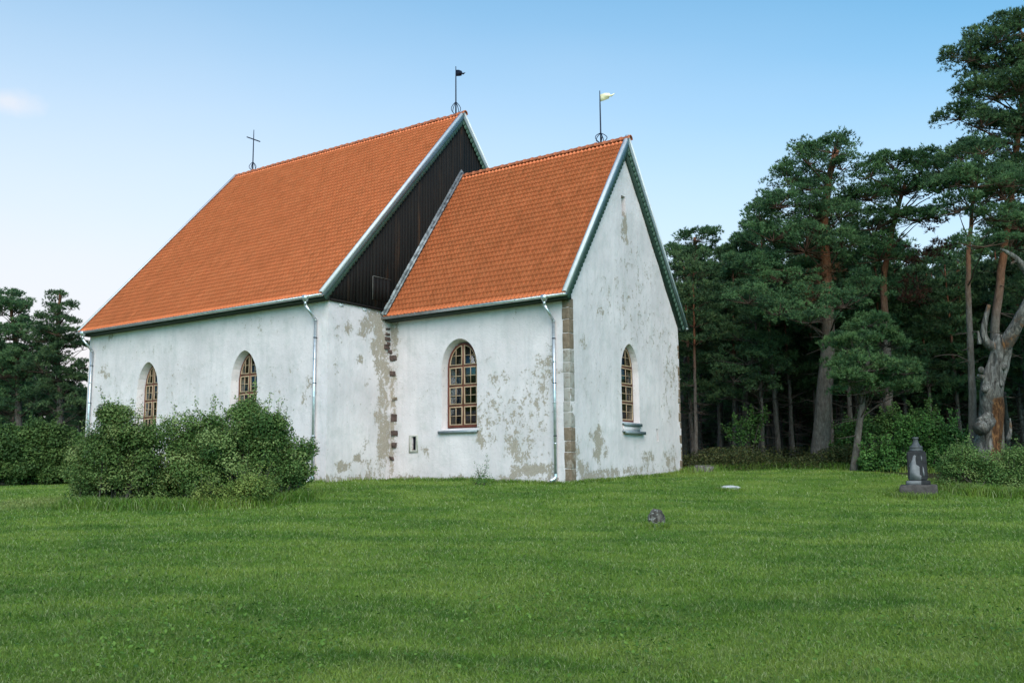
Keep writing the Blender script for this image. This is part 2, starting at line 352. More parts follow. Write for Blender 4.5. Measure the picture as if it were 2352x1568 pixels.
fcol = ramp(nt, ff, [(.3, (.020, .022, .010)), (.6, (.045, .040, .020)), (.75, (.035, .055, .018))])
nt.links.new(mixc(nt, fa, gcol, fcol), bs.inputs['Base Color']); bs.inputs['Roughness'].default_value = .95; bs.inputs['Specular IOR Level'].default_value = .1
bump(nt, bs, noise_tex(nt, v, 30, 5, .7), .8, .04)
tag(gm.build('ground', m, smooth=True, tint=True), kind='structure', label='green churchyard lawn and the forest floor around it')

# ------------------------------------------------------------------ grass
rng = np.random.default_rng(5)
FH = FW[:2] / np.hypot(*FW[:2]); RH = np.array([FH[1], -FH[0]])
def in_church(x, y, mgn=0.0):
    return ((x > -7.9) & (x < mgn) & (y > -mgn) & (y < 8.6 + mgn)) | ((x > -22.3 - mgn) & (x < -7.7 + mgn) & (y > -3.26 - mgn) & (y < 12 + mgn))
def scatter(n, a0, a1, half=.66, pw=1.3):
    q = 1 - pw; u = rng.random(n); a = (a0**q + u * (a1**q - a0**q))**(1 / q)
    b = (rng.random(n) * 2 - 1) * half * a
    P = C0[:2] + a[:, None] * FH + b[:, None] * RH
    return P[:, 0], P[:, 1], a
def blades(x, y, h, wd, lean, tint, bend=.5):
    n = len(x); z = gz(x, y); az = rng.random(n) * 2 * PI; az2 = rng.random(n) * 2 * PI
    side = np.stack([np.cos(az), np.sin(az), 0 * az], 1) * wd[:, None] / 2
    L = np.stack([np.cos(az2), np.sin(az2), 0 * az], 1) * (h * lean)[:, None]
    p0 = np.stack([x, y, z - .01], 1); up = np.array([0, 0, 1.0])
    p1 = p0 + L * .35 + up * (h * .62)[:, None]; p2 = p0 + L + up * (h * (1 - .25 * lean))[:, None]
    V = np.stack([p0 - side, p0 + side, p1 + side * .8, p1 - side * .8, p2], 1).reshape(-1, 3)
    k = np.arange(n)[:, None] * 5
    return V, k + np.array([[0, 1, 2, 3]]), k + np.array([[3, 2, 4]]), np.repeat(tint, 5)
gb = MB()
x, y, a = scatter(720000, 5.2, 52)
keep = ~in_church(x, y, .02) & (rng.random(len(x)) > .93 * forest_amount(x, y))
x, y, a = x[keep], y[keep], a[keep]; sc = np.clip(a / 8.5, 1, 3.2)
clump = np.array([mnoise.noise(Vector((p * 1.6, q * 1.6, 0))) for p, q in zip(x[::8], y[::8])]).repeat(8)[:len(x)]
clump = .5 + .5 * np.sin(x * 2.3 + 1.7 * np.sin(y * 1.9)) * np.sin(y * 2.9 + 1.4 * np.sin(x * 1.3))
h = (.030 + .038 * rng.random(len(x)) + .045 * clump**3 * rng.random(len(x))) * sc**.25
wl = np.minimum(1, .0) + 0 * x
V, F4, F3, T = blades(x, y, h, (.0032 + .0032 * rng.random(len(x))) * sc, .4 + 1.1 * rng.random(len(x)), rng.random(len(x)))
gb.add(V, F4, F3, tint=T)
# taller unmown fringe along the church foot, the shrubs and stones
def fringe(pts, n, hmin, hmax, spread):
    pts = np.array(pts, float); seg = np.hypot(*(pts[1:] - pts[:-1]).T); cum = np.concatenate([[0], np.cumsum(seg)])
    s = rng.random(n) * cum[-1]; X = np.interp(s, cum, pts[:, 0]) + rng.normal(0, spread, n); Y = np.interp(s, cum, pts[:, 1]) + rng.normal(0, spread, n)
    k = ~in_church(X, Y, .02); X, Y = X[k], Y[k]; hh = hmin + (hmax - hmin) * rng.random(len(X))**2
    V, F4, F3, T = blades(X, Y, hh, .012 + .008 * rng.random(len(X)), .2 + .7 * rng.random(len(X)), rng.random(len(X)))
    gb.add(V, F4, F3, tint=T)
fringe([(-9, -3.45), (-7.8, -3.35), (-7.75, -.1), (0.1, -.12), (.12, 8.6)], 16000, .06, .20, .12)
def ring(px, d, r): 
    p = gpt(px, d); return [(p[0] + r * math.cos(t), p[1] + r * math.sin(t)) for t in np.linspace(0, 2 * PI, 12)]
fringe(ring(1505, 21, .2), 900, .06, .2, .06); fringe(ring(2108, 28, .62), 3500, .08, .28, .10); fringe(ring(1675, 29, .35), 1500, .06, .16, .1)
def line(*pd): return [tuple(gpt(px, d)[:2]) for px, d in pd]
fringe(line((165, 25.2), (300, 24.3), (430, 24.0), (600, 24.6), (700, 26)), 16000, .10, .40, .22)
fringe(line((1568, 37.5), (1700, 38.6), (1850, 38.2), (1990, 36.6), (2130, 35)), 14000, .10, .38, .4)
fringe(line((2140, 30), (2250, 28.3), (2352, 27.6), (2480, 27)), 12000, .10, .40, .25)
m, nt, bs = new_mat('grass_blades'); out = nt.nodes['Material Output']; a_ = attr(nt, 'tint')
c = grass_color(nt)
c = mixc(nt, ramp(nt, a_, [(0, (.4, .4, .4)), (.35, (0, 0, 0))]), c, (.055, .15, .03))
c = mixc(nt, ramp(nt, a_, [(.78, (0, 0, 0)), (1, (.8, .8, .8))]), c, (.42, .44, .24))
nt.links.new(c, bs.inputs['Base Color']); bs.inputs['Roughness'].default_value = .6; bs.inputs['Specular IOR Level'].default_value = .18
t = N(nt, 'ShaderNodeBsdfTranslucent'); nt.links.new(c, t.inputs[0]); mx = N(nt, 'ShaderNodeMixShader'); mx.inputs[0].default_value = .3
nt.links.new(bs.outputs[0], mx.inputs[1]); nt.links.new(t.outputs[0], mx.inputs[2]); nt.links.new(mx.outputs[0], out.inputs[0])
M_grass = m
tag(gb.build('grass', M_grass, tint=True), 'short green lawn grass with longer tufts at walls and stones', 'grass', kind='stuff')

def leaf_quads(P, D, size, asp=.55, tint=None):
    """one folded leaf quad per point, roughly facing direction D"""
    n = len(P); D = D / (np.linalg.norm(D, axis=1)[:, None] + 1e-9); r = rng.standard_normal((n, 3))
    u = np.cross(D, r); u /= np.linalg.norm(u, axis=1)[:, None] + 1e-9; v = np.cross(D, u)
    s = np.broadcast_to(size, (n,))[:, None]
    V = np.stack([P - u * s * .5, P + v * s * asp * .5 + D * s * .08, P + u * s * .5, P - v * s * asp * .5 + D * s * .08], 1).reshape(-1, 3)
    k = np.arange(n)[:, None] * 4
    return V, k + np.array([[0, 1, 2]]), k + np.array([[0, 2, 3]]), np.repeat(rng.random(n) if tint is None else tint, 4)
# low broad leaves (plantain, clover) in the lawn
wm = MB(); x, y, a = scatter(34000, 5.4, 24, .64, 1.4)
pat = np.sin(x * .9 + 1.2 * np.sin(y * .6)) * np.sin(y * 1.1 + .8 * np.sin(x * .5)); k = (pat > .15) | (rng.random(len(x)) < .18); x, y, a = x[k], y[k], a[k]
P = np.stack([x, y, gz(x, y) + .035 + .03 * rng.random(len(x))], 1); D = rng.standard_normal(P.shape) * .45 + np.array([0, 0, 1])
V, Fa, Fb, T = leaf_quads(P, D, .020 + .036 * rng.random(len(x))**3, .7); wm.add(V, Fa, Fb, tint=T)
M_clover = make_leaf('clover_leaves', (.055, .135, .022), (.095, .21, .030), (.16, .29, .05))
tag(wm.build('clover', M_clover, tint=True), 'low broad leaved clover and plantain scattered in the lawn', 'clover', kind='stuff')

# ------------------------------------------------------------------ church
L1, W1, E1, R1 = 7.79, 8.517, 5.406, 11.994
L2, S2, W2, E2, R2 = 14.434, 3.256, 15.207, 5.794, 14.794
OV, OE, OA, OW = .4456, .213, .163, .16
XN = -L1; XW = -L1 - L2; YC = W1 / 2; YN = -S2 + W2 / 2
SC1 = (R1 - E1) / (YC + OV); SC2 = (R2 - E2) / (YN + S2 + OV)
church = empty('church', (0, 0, 0))
tag(church, 'whitewashed stone church with orange tiled roofs and a lower chancel', 'church')

def wall(name, outline, axis, face, thick, peel, cutters=(), step=.16, amp=.02, label=None):
    """outline in (u,z); axis 1: plane y=face (u=x), outside towards -y; axis 0: plane x=face (u=y), outside +x; thick signed inward"""
    bm = bmesh.new()
    P3 = (lambda u, z, d=0: (u, face + d, z)) if axis == 1 else (lambda u, z, d=0: (face + d, u, z))
    f = bm.faces.new([bm.verts.new(P3(u, z)) for u, z in outline])
    us = [p[0] for p in outline]; zs = [p[1] for p in outline]
    for lo, hi, ax in ((min(us), max(us), 'u'), (min(zs), max(zs), 'z')):
        nn = max(1, int((hi - lo) / step))
        for q in range(1, nn):
            c = lo + (hi - lo) * q / nn
            co = P3(c, 0) if ax == 'u' else P3(0, c); no = ((1, 0, 0) if axis == 1 else (0, 1, 0)) if ax == 'u' else (0, 0, 1)
            bmesh.ops.bisect_plane(bm, geom=bm.verts[:] + bm.edges[:] + bm.faces[:], plane_co=co, plane_no=no)
    r = bmesh.ops.extrude_face_region(bm, geom=bm.faces[:])
    nv = [e for e in r['geom'] if isinstance(e, bmesh.types.BMVert)]
    old = [v for v in bm.verts if v not in set(nv)]
    for v in nv:
        v.co[axis] += thick
    for v in old:
        u = v.co.x if axis == 1 else v.co.y
        dd = mnoise.noise(Vector((u * .8, v.co.z * .8, face))) * amp + mnoise.noise(Vector((u * 2.6, v.co.z * 2.6, face + 7))) * amp * .35
        v.co[axis] += dd
    bmesh.ops.recalc_face_normals(bm, faces=bm.faces[:])
    me = bpy.data.meshes.new(name); bm.to_mesh(me); bm.free()
    o = link(name, me, M_wall, church)
    tmp = []
    for cv, cf in cutters:
        cm_ = bpy.data.meshes.new('cut'); cm_.from_pydata(cv, [], cf); b2 = bmesh.new(); b2.from_mesh(cm_); bmesh.ops.recalc_face_normals(b2, faces=b2.faces[:]); b2.to_mesh(cm_); b2.free()
        co = bpy.data.objects.new('cut', cm_); COL.objects.link(co); tmp.append(co)
        md = o.modifiers.new('b', 'BOOLEAN'); md.operation = 'DIFFERENCE'; md.object = co; md.solver = 'EXACT'
    if cutters:
        dg = bpy.context.evaluated_depsgraph_get(); ev = o.evaluated_get(dg); me2 = bpy.data.meshes.new_from_object(ev)
        o.modifiers.clear(); o.data = me2; bpy.data.meshes.remove(me)
        if not me2.materials: me2.materials.append(M_wall)
        for c in tmp: bpy.data.objects.remove(c)
        me = me2
    nvt = len(me.vertices); co = np.empty(nvt * 3); me.vertices.foreach_get('co', co); co = co.reshape(-1, 3)
    u = co[:, 0] if axis == 1 else co[:, 1]; z = co[:, 2]; pv = np.zeros(nvt)
    for cu, cz, ru, rz, s in peel:
        q = ((u - cu) / max(ru * 1.25, .12))**2 + ((z - cz) / max(rz * 1.25, .12))**2
        pv = np.maximum(pv, s * np.exp(-q**1.5 * .7))
    gzv = gz(co[:, 0], co[:, 1]); pv = np.maximum(pv, .72 * np.clip(1 - (z - gzv) / .42, 0, 1))
    at_ = me.attributes.new('peel', 'FLOAT', 'POINT'); at_.data.foreach_set('value', pv)
    if label: o['label'] = label
    return o

def arch(c, hw, z0, zs, za, pointed=True, n=9):
    """closed outline of an arched opening"""
    pts = [(c - hw, z0), (c + hw, z0), (c + hw, zs)]
    for k in range(1, 2 * n):
        t = k / (2 * n); s = abs(1 - 2 * t); sg = 1 if t < .5 else -1
        if pointed: xx = s; zz = math.sqrt(max(0, 1 - s**1.7)) ** 1.12 if s > 0 else 1
        else: xx = math.cos(PI * t) * sg; zz = math.sin(PI * t)
        if pointed: pts.append((c + sg * hw * xx, zs + (za - zs) * zz))
        else: pts.append((c + hw * math.cos(PI * t), zs + (za - zs) * math.sin(PI * t)))
    pts.append((c - hw, zs)); return pts
def cutter(axis, face, outer, inner, depth, sgn):
    """frustum from the outer outline just outside the face to the inner outline at depth (sgn = inward direction)"""
    n = len(outer); V = []
    k = .12 / depth
    for (a, b), (c, d) in zip(outer, inner):
        p = (a - (c - a) * k, b - (d - b) * k); q = face - sgn * .12
        V.append((p[0], q, p[1]) if axis == 1 else (q, p[0], p[1]))
    for c, d in inner:
        q = face + sgn * depth; V.append((c, q, d) if axis == 1 else (q, c, d))
    F = [tuple(range(n))[::-1], tuple(range(n, 2 * n))] + [(i, (i + 1) % n, (i + 1) % n + n, i + n) for i in range(n)]
    return V, F

CS = [(-7.63,4.84,.21,.74,.95),(-7.66,3.28,.19,.65,.75),(-7.75,2.64,.22,.98,.9),(-7.75,1.18,.27,.97,.95),(-7.75,-.1,.25,.64,.8),(-7.59,1.01,.17,.81,.5),(-1.16,2.26,.77,.73,.62),(-.72,3.1,.51,.44,.7),(-2.05,1.57,1.22,.59,.58),(-3.13,1.62,.6,.9,.55),(-3.6,.74,.22,.33,.95),(-3.23,.73,.37,.37,.6),(-2.23,.55,.35,.44,.8),(-1.54,-.33,.68,.19,1),(-1.89,.11,.39,.36,.75),(-2.34,-.54,.53,.12,.95),(-4.65,-.6,1.13,.08,.9),(-7.05,-.5,.82,.12,.85),(-6.13,.34,.24,.31,.6),(-6.75,.59,.21,.19,.5),(-1.06,2.84,.51,.88,.55),(-.83,-.34,.31,.23,.9),(-4.07,2.73,1.13,.92,.35),(-6.45,2.56,.81,.96,.25),(-1.97,4.92,.18,.22,.6),(-1.35,.82,.51,.87,.5),(-2.75,2.8,.54,.3,.6)]
CE = [(1.82,.68,.30,.36,1.1),(1.74,.17,.2,.3,1),(2.29,.32,.22,.18,.9),(1.41,.82,.21,.1,.8),(.51,-.27,.62,.25,.85),(2.56,-.42,1.28,.15,.9),(1.65,-.61,1.69,.12,.95),(5.59,.14,.51,.19,.85),(7.45,-.01,.6,.5,.7),(4.18,-.34,2.11,.15,.7),(2.2,5.21,.22,.19,.85),(4.13,8.62,.21,.37,1.1),(4.2,8.14,.5,.17,.7),(4.17,5.68,2.17,.98,.42),(5.9,4.91,2.34,1.02,.42),(.95,3.88,.23,.2,.7),(7.72,3.57,.65,1.05,.55),(2.7,2.37,2.69,1.24,.25),(7.22,2.17,.47,.68,.5),(.38,.08,.28,.85,.55),(5.31,7.18,1.51,.68,.42)]
NE = [(-1.14,5.04,.51,.35,1.05),(-.72,5.17,.33,.66,1),(-.54,4.22,.33,.81,1.02),(-1.55,4.59,.22,.13,.8),(-1.62,3.71,.2,.12,.95),(-.85,4.18,.29,.33,.9),(-1.22,2.87,.23,.15,.7),(-.4,2.61,.24,.97,.9),(-.81,1.63,.16,.31,.8),(-2.26,4.74,.22,.25,.75),(-2.74,4.53,.26,.4,.5),(-2.46,-.14,.34,.18,1),(-1.73,.2,.22,.14,.9),(-1.17,.05,.23,.12,.9),(-2.15,-.53,1.33,.12,.85),(-.82,-.34,.56,.22,.75),(-1.29,.67,.18,.22,.6),(-3.05,5.03,.17,.16,.6),(-.32,1.01,.30,1.3,.95),(-.25,3.0,.25,1.3,.85),(-2.89,3.51,.26,.92,.3)]
NS = [(-20.68,5.47,.22,.15,.95),(-21.1,4.1,.31,.19,.85),(-20.86,3.86,.25,.15,.75),(-21.12,5.04,.19,.18,.6),(-18.6,1.96,.18,.53,.75),(-8.71,2.62,.21,.37,.75),(-8.83,2.17,.17,.31,.6),(-10.24,3.19,1.12,.63,.35),(-16.26,3.24,1.62,.7,.35),(-8.05,-.48,.29,.18,.85),(-17.77,4.76,1.7,.36,.4),(-11.25,5.19,1.39,.33,.4),(-20.02,3.11,.91,.74,.35),(-13.59,2.75,.75,1,.3)]
BZ = -1.5
# openings: (outer, inner) outlines
cw_o = arch(-4.56, .79, 1.15, 3.35, 4.36, False); cw_i = arch(-4.58, .70, 1.22, 3.35, 4.24, False)
ns_o = arch(-6.635, .14, .46, .8, .92, False); ns_i = arch(-6.635, .13, .47, .8, .90, False)
nw1_o = arch(-18.0, .70, 1.15, 3.15, 4.22); nw1_i = arch(-18.0, .56, 1.25, 3.15, 4.12)
nw2_o = arch(-12.13, .73, 1.15, 3.15, 4.22); nw2_i = arch(-12.13, .60, 1.25, 3.15, 4.12)
ew_o = arch(4.27, .68, 1.38, 3.25, 4.24); ew_i = arch(4.33, .52, 1.42, 3.25, 4.14)
def rect(u0, u1, z0, z1): return [(u0, z0), (u1, z0), (u1, z1), (u0, z1)]
hts = R1 - .14 - SC1 * YC
wall('chancel_wall', [(XN + .0, BZ), (0, BZ), (0, 5.85), (XN + .0, 5.85)], 1, 0.0, .62, CS,
     [cutter(1, 0, cw_o, cw_i, .46, 1), cutter(1, 0, rect(-6.74, -6.54, .46, .95), rect(-6.73, -6.55, .47, .94), .35, 1)], label='long south wall of the chancel with one tall arched window')
wall('chancel_gable', [(-.002, BZ), (W1, BZ), (W1, hts), (YC, R1 - .14), (-.002, hts)], 0, 0.003, -.60, CE,
     [cutter(0, 0, ew_o, ew_i, .40, -1), cutter(0, 0, rect(3.93, 4.26, 9.0, 9.78), rect(3.96, 4.24, 9.02, 9.76), .45, -1),
      cutter(0, 0, rect(6.30, 6.46, .74, 1.22), rect(6.32, 6.44, .76, 1.2), .3, -1)], label='pointed white east gable of the chancel')
wall('chancel_wall', [(XN + .0, BZ), (-.6, BZ), (-.6, 5.85), (XN + .0, 5.85)], 1, W1, -.6, [(-3, 1, 2, 1, .4)], step=.5)
hn = 5.70
wall('nave_wall', [(XW, BZ), (XN - .0, BZ), (XN - .0, 6.1), (XW, 6.1)], 1, -S2, .7, NS,
     [cutter(1, -S2, nw1_o, nw1_i, .50, 1), cutter(1, -S2, nw2_o, nw2_i, .50, 1)], step=.2, label='long south wall of the nave with two pointed windows')
wall('nave_wall', [(-S2 - .002, BZ), (YN * 2 + S2, BZ), (YN * 2 + S2, hn), (-S2 - .002, hn)], 0, XN + .003, -.6, NE, label='east wall of the nave showing beside the chancel')
wall('nave_wall', [(XW, BZ), (XN - .6, BZ), (XN - .6, 6.1), (XW, 6.1)], 1, -S2 + W2, -.7, [(-14, 1, 4, 1, .4)], step=.6)
hw2 = R2 - .16 - SC2 * (YN + S2)
wall('nave_wall', [(-S2, BZ), (-S2 + W2, BZ), (-S2 + W2, hw2), (YN, R2 - .16), (-S2, hw2)], 0, XW + .6, -.6, [], step=.6)

# roof slopes as real pantiles
def roof_slope(name, x0, x1, yr, zr, ye, ze, seg=8, tw=.168, cl=.272):
    L = math.hypot(yr - ye, zr - ze); nt_ = max(1, round((x1 - x0) / tw)); nc = max(1, round(L / cl))
    U = np.arange(nt_ * seg + 1) / seg; prof = np.where((U % 1) < .62, .5 - .5 * np.cos((U % 1) / .62 * 2 * PI), -.10 * np.sin(((U % 1) - .62) / .38 * PI)) * .052
    X = x0 + U / nt_ * (x1 - x0)
    d = np.array([ye - yr, ze - zr]) / L; nrm = np.array([-d[1], d[0]]) if d[0] > 0 else np.array([d[1], -d[0]])
    if nrm[1] < 0: nrm = -nrm
    rows = []; vv = []; rr = np.random.default_rng(3)
    tile_j = rr.normal(0, .004, (nc, nt_ + 1))
    ti = np.minimum((U).astype(int), nt_ - 1)
    for c in range(nc):
        for t, lift in ((0.0, 0.0), (1.0, .030)):
            s = (c + t) * L / nc + (0.018 if t == 1.0 else -.004)
            h = prof + lift + tile_j[c][ti] * t
            rows.append(np.stack([X, np.full_like(X, yr + d[0] * s) + nrm[0] * h, np.full_like(X, zr + d[1] * s) + nrm[1] * h], 1)); vv.append(c + t * .98 + .01)
    # closing lip at the eaves
    rows.append(rows[-1] - np.array([0, nrm[0], nrm[1]]) * .03 + 0); vv.append(nc - .01)
    V = np.concatenate(rows); nr = len(rows); ncol = len(X)
    i, j = np.meshgrid(np.arange(nr - 1), np.arange(ncol - 1), indexing='ij'); i = i.ravel(); j = j.ravel()
    F = np.stack([i*ncol+j, i*ncol+j+1, (i+1)*ncol+j+1, (i+1)*ncol+j], 1)
    if yr > ye: F = F[:, ::-1]
    F = F[:, ::-1]
    mb = MB(); mb.add(V, F); me = mb.data(name)
    uv = me.uv_layers.new(name='UVMap'); li = np.empty(len(me.loops), int); me.loops.foreach_get('vertex_index', li)
    UV = np.stack([np.tile(U, nr), np.repeat(vv, ncol)], 1)
    # per face average keeps each face inside its tile
    fa_ = UV[F].mean(1); uv.data.foreach_set('uv', np.repeat(fa_, 4, axis=0).ravel())
    uv2 = me.uv_layers.new(name='TileUV'); vr = np.repeat([q % 1 if k % 2 else .01 for k, q in enumerate(vv)], ncol)
    uv2.data.foreach_set('uv', np.stack([np.tile(U, nr)[li], np.repeat([0.0 if k % 2 == 0 else 1.0 for k in range(nr)], ncol)[li]], 1).ravel())
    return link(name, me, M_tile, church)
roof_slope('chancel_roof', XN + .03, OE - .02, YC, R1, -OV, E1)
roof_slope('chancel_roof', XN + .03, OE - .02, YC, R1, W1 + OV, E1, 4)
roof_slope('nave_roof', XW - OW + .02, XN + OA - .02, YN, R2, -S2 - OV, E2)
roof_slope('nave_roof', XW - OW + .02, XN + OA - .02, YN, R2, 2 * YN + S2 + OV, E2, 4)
# roof decks below the tiles, so nothing shines through
def deck(name, x0, x1, yr, zr, ye, ze):
    mb = MB(); sl_ = (ze - zr) / abs(ye - yr); s = 1 if ye > yr else -1
    poly = [(yr, zr - .05), (ye, ze - .04), (ye - s * .02, ze - .10), (yr, zr - .13)]
    extrude_poly(mb, poly if s < 0 else poly[::-1], 0, x0, x1); return mb.build(name, M_darkgreen, church)
for s in (-1, 1):
    deck('roof_deck', XN + .04, OE - .05, YC, R1, YC + s * (YC + OV), E1)
    deck('roof_deck', XW - OW + .05, XN + OA - .05, YN, R2, YN + s * (YN + S2 + OV), E2)
# ridge tiles: overlapping half rounds
def ridge(name, x0, x1, y, z, r=.13, step=.36):
    mb = MB(); nn = round((x1 - x0) / step); st = (x1 - x0) / nn; th = np.linspace(-.15, PI + .15, 11)
    rr = np.random.default_rng(8)
    for k in range(nn):
        a = x0 + k * st; dz = rr.normal(0, .006); V = []
        for xx, q in ((a - .02, r * .92), (a + st * .8, r), (a + st * .83, r * 1.12), (a + st + .015, r * 1.12), (a + st + .015, r * .9)):
            V.append(np.stack([np.full(11, xx), y + np.cos(th) * q, z + dz + np.sin(th) * q], 1))
        V = np.concatenate(V); i, j = np.meshgrid(np.arange(4), np.arange(10), indexing='ij'); i = i.ravel(); j = j.ravel()
        mb.add(V, np.stack([i*11+j, (i+1)*11+j, (i+1)*11+j+1, i*11+j+1], 1))
    return mb.build(name, M_ridge, church)
ridge('ridge_tiles', XN + .05, OE + .08, YC, R1 - .01); ridge('ridge_tiles', XW - OW, XN + OA + .08, YN, R2 - .01)

# verge cappings and scalloped bargeboards
def rake_strip(mb, yr, zr, ye, ze, off_top, off_bot, x0, x1):
    """board following the slope; offsets measured perpendicular to the slope (positive = up)"""
    L = math.hypot(yr - ye, zr - ze); d = ((ye - yr) / L, (ze - zr) / L); nn = (-d[1] * (1 if ye > yr else -1), abs(d[0]))
    nn = (abs(d[1]) * (1 if ye > yr else -1), abs(d[0]))
    A = (yr, zr); # plumb cut at the ridge
    top_r = (yr, zr + off_top / nn[1]); bot_r = (yr, zr + off_bot / nn[1])
    top_e = (ye + nn[0] * off_top, ze + nn[1] * off_top); bot_e = (ye + nn[0] * off_bot, ze + nn[1] * off_bot)
    extrude_poly(mb, [top_r, top_e, bot_e, bot_r], 0, x0, x1)
def scallop(name, yr, zr, ye, ze, x0, x1, w0=.25, amp=.07, per=.21, top=-.03, parent=None):
    L = math.hypot(yr - ye, zr - ze); d = np.array([(ye - yr) / L, (ze - zr) / L]); s = 1 if ye > yr else -1
    nn = np.array([abs(d[1]) * s, abs(d[0])]); npd = max(2, round(L / per)); k = np.arange(npd * 8 + 1)
    t = k / (npd * 8) * L; dep = w0 + amp * np.sqrt(np.abs(np.sin(k / 8 * PI)))
    V = []
    for xx in (x0, x1):
        tp = np.array([yr, zr]) + t[:, None] * d + nn * top; bt = np.array([yr, zr]) + t[:, None] * d - nn * dep[:, None]
        for q in (tp, bt):
            if s > 0: q[:, 0] = np.maximum(q[:, 0], yr + .001)
            else: q[:, 0] = np.minimum(q[:, 0], yr - .001)
            V.append(np.stack([np.full(len(t), xx), q[:, 0], q[:, 1]], 1))
    m_ = len(t); V = np.concatenate(V); i = np.arange(m_ - 1); F = []
    for a, b in ((0, 1), (3, 2), (2, 0), (1, 3)): F.append(np.stack([a*m_+i, a*m_+i+1, b*m_+i+1, b*m_+i], 1))
    mb = MB(); mb.add(V, np.concatenate(F), np.array([(0, m_, 3*m_, 2*m_), (m_-1, 3*m_-1, 4*m_-1, 2*m_-1)])); return mb.build(name, M_green, parent)
def verge(x, yr, zr, ye, ze, dirx=1):
    cap = MB(); rake_strip(cap, yr, zr, ye, ze, .105, .065, x - .13 * dirx if dirx > 0 else x, x if dirx > 0 else x + .13)
    rake_strip(cap, yr, zr, ye, ze, .105, .0, x if dirx > 0 else x - .012, x + .012 if dirx > 0 else x)
    c = cap.build('verge_capping', M_whitemetal, church)
    a, b = sorted((x - .012 * dirx, x - .045 * dirx)); bb = MB(); rake_strip(bb, yr, zr, ye, ze, .05, -.13, *sorted((x + .0 * dirx - .001 * dirx, x - .04 * dirx)))
    bb.build('fascia_board', M_bluemetal, church)
    scallop('bargeboard', yr, zr, ye, ze, *sorted((x - .045 * dirx, x - .075 * dirx)), parent=church)
for s in (-1, 1):
    verge(OE, YC, R1, YC + s * (YC + OV), E1); verge(XN + OA, YN, R2, YN + s * (YN + S2 + OV), E2)
    verge(XW - OW, YN, R2, YN + s * (YN + S2 + OV), E2, -1)
    # verge soffit under the overhang of the chancel gable
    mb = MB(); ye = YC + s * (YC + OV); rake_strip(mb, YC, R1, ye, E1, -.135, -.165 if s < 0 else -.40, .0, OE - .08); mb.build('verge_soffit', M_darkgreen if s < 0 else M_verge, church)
# flashing where chancel roof meets nave wall
mb = MB(); rake_strip(mb, YC, R1, -OV, E1, .20, -.02, XN - .0, XN + .10); rake_strip(mb, YC, R1, -OV, E1, .125, .07, XN + .10, XN + .22)
mb.build('roof_flashing', M_lead, church)
mb = MB(); rake_strip(mb, YC, R1, W1 + OV, E1, .20, -.02, XN - .0, XN + .10); mb.build('roof_flashing', M_lead, church)
# eaves soffits and fascia
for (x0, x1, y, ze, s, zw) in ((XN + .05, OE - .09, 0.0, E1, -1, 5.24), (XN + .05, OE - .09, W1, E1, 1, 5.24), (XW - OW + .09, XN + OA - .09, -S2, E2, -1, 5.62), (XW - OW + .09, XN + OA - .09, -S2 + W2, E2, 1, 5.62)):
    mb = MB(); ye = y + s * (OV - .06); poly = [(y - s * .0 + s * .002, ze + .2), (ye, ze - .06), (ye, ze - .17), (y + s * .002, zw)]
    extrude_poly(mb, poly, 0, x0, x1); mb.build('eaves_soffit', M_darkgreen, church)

# gable boarding of the nave
mb = MB(); rr = np.random.default_rng(2); bw = .17; yy = -S2 + .0
while yy < 2 * YN + S2:
    y0, y1 = yy, yy + bw * rr.uniform(.85, 1.15); off = XN + .04 + rr.uniform(0, .022)
    top = [min(R2 - .15, R2 - .15 - SC2 * abs(q - YN)) for q in (y0, y1)]
    z0 = 5.70 - rr.uniform(0, .03)
    poly = [(y0 + .004, z0), (y1 - .004, z0), (y1 - .004, top[1])] + ([(YN, R2 - .15)] if y0 < YN < y1 else []) + [(y0 + .004, top[0])]
    if min(top) > z0 + .05:
        n0 = mb.n; extrude_poly(mb, poly, 0, XN - .12, off); mb.T[-1][:] = rr.random()
    yy = y1
gab = mb.build('gable_boarding', M_board, church, tint=True)
mb = MB(); extrude_poly(mb, [(-S2, 5.70), (2*YN+S2, 5.70), (YN, R2 - .2)], 0, XN - .3, XN - .13); mb.build('gable_backing', M_black, church)
mb = MB(); mb.box((XN + .003, -S2 + .02, 5.62), (XN + .09, -.38, 5.70)); mb.build('board_sill', M_board, church, tint=True)
hatch = MB(); rr = np.random.default_rng(4)
for k in range(5): 
    y0 = -1.10 + k * .19; hatch.box((XN + .072, y0 + .003, 5.98), (XN + .082 + rr.uniform(0, .01), y0 + .187, 6.82)); hatch.T[-1][:] = rr.random() * .5
h_ = hatch.build('hatch', M_board, church, tint=True)
fr = MB()
for lo, hi in (((XN+.07, -1.13, 5.96), (XN+.105, -1.105, 6.86)), ((XN+.07, -1.13, 6.835), (XN+.10, -.13, 6.86))): fr.box(lo, hi)
fr.build('hatch_frame', mat_noise('grey_batten', (.05, .045, .04), (.12, .11, .10), 6), h_)
# two small white blocks under the boards
for y0 in (-2.75, -1.55):
    mb = MB(); mb.box((XN + .0, y0, 5.50), (XN + .035, y0 + .2, 5.60)); mb.build('putlog_block', M_whitemetal, church)

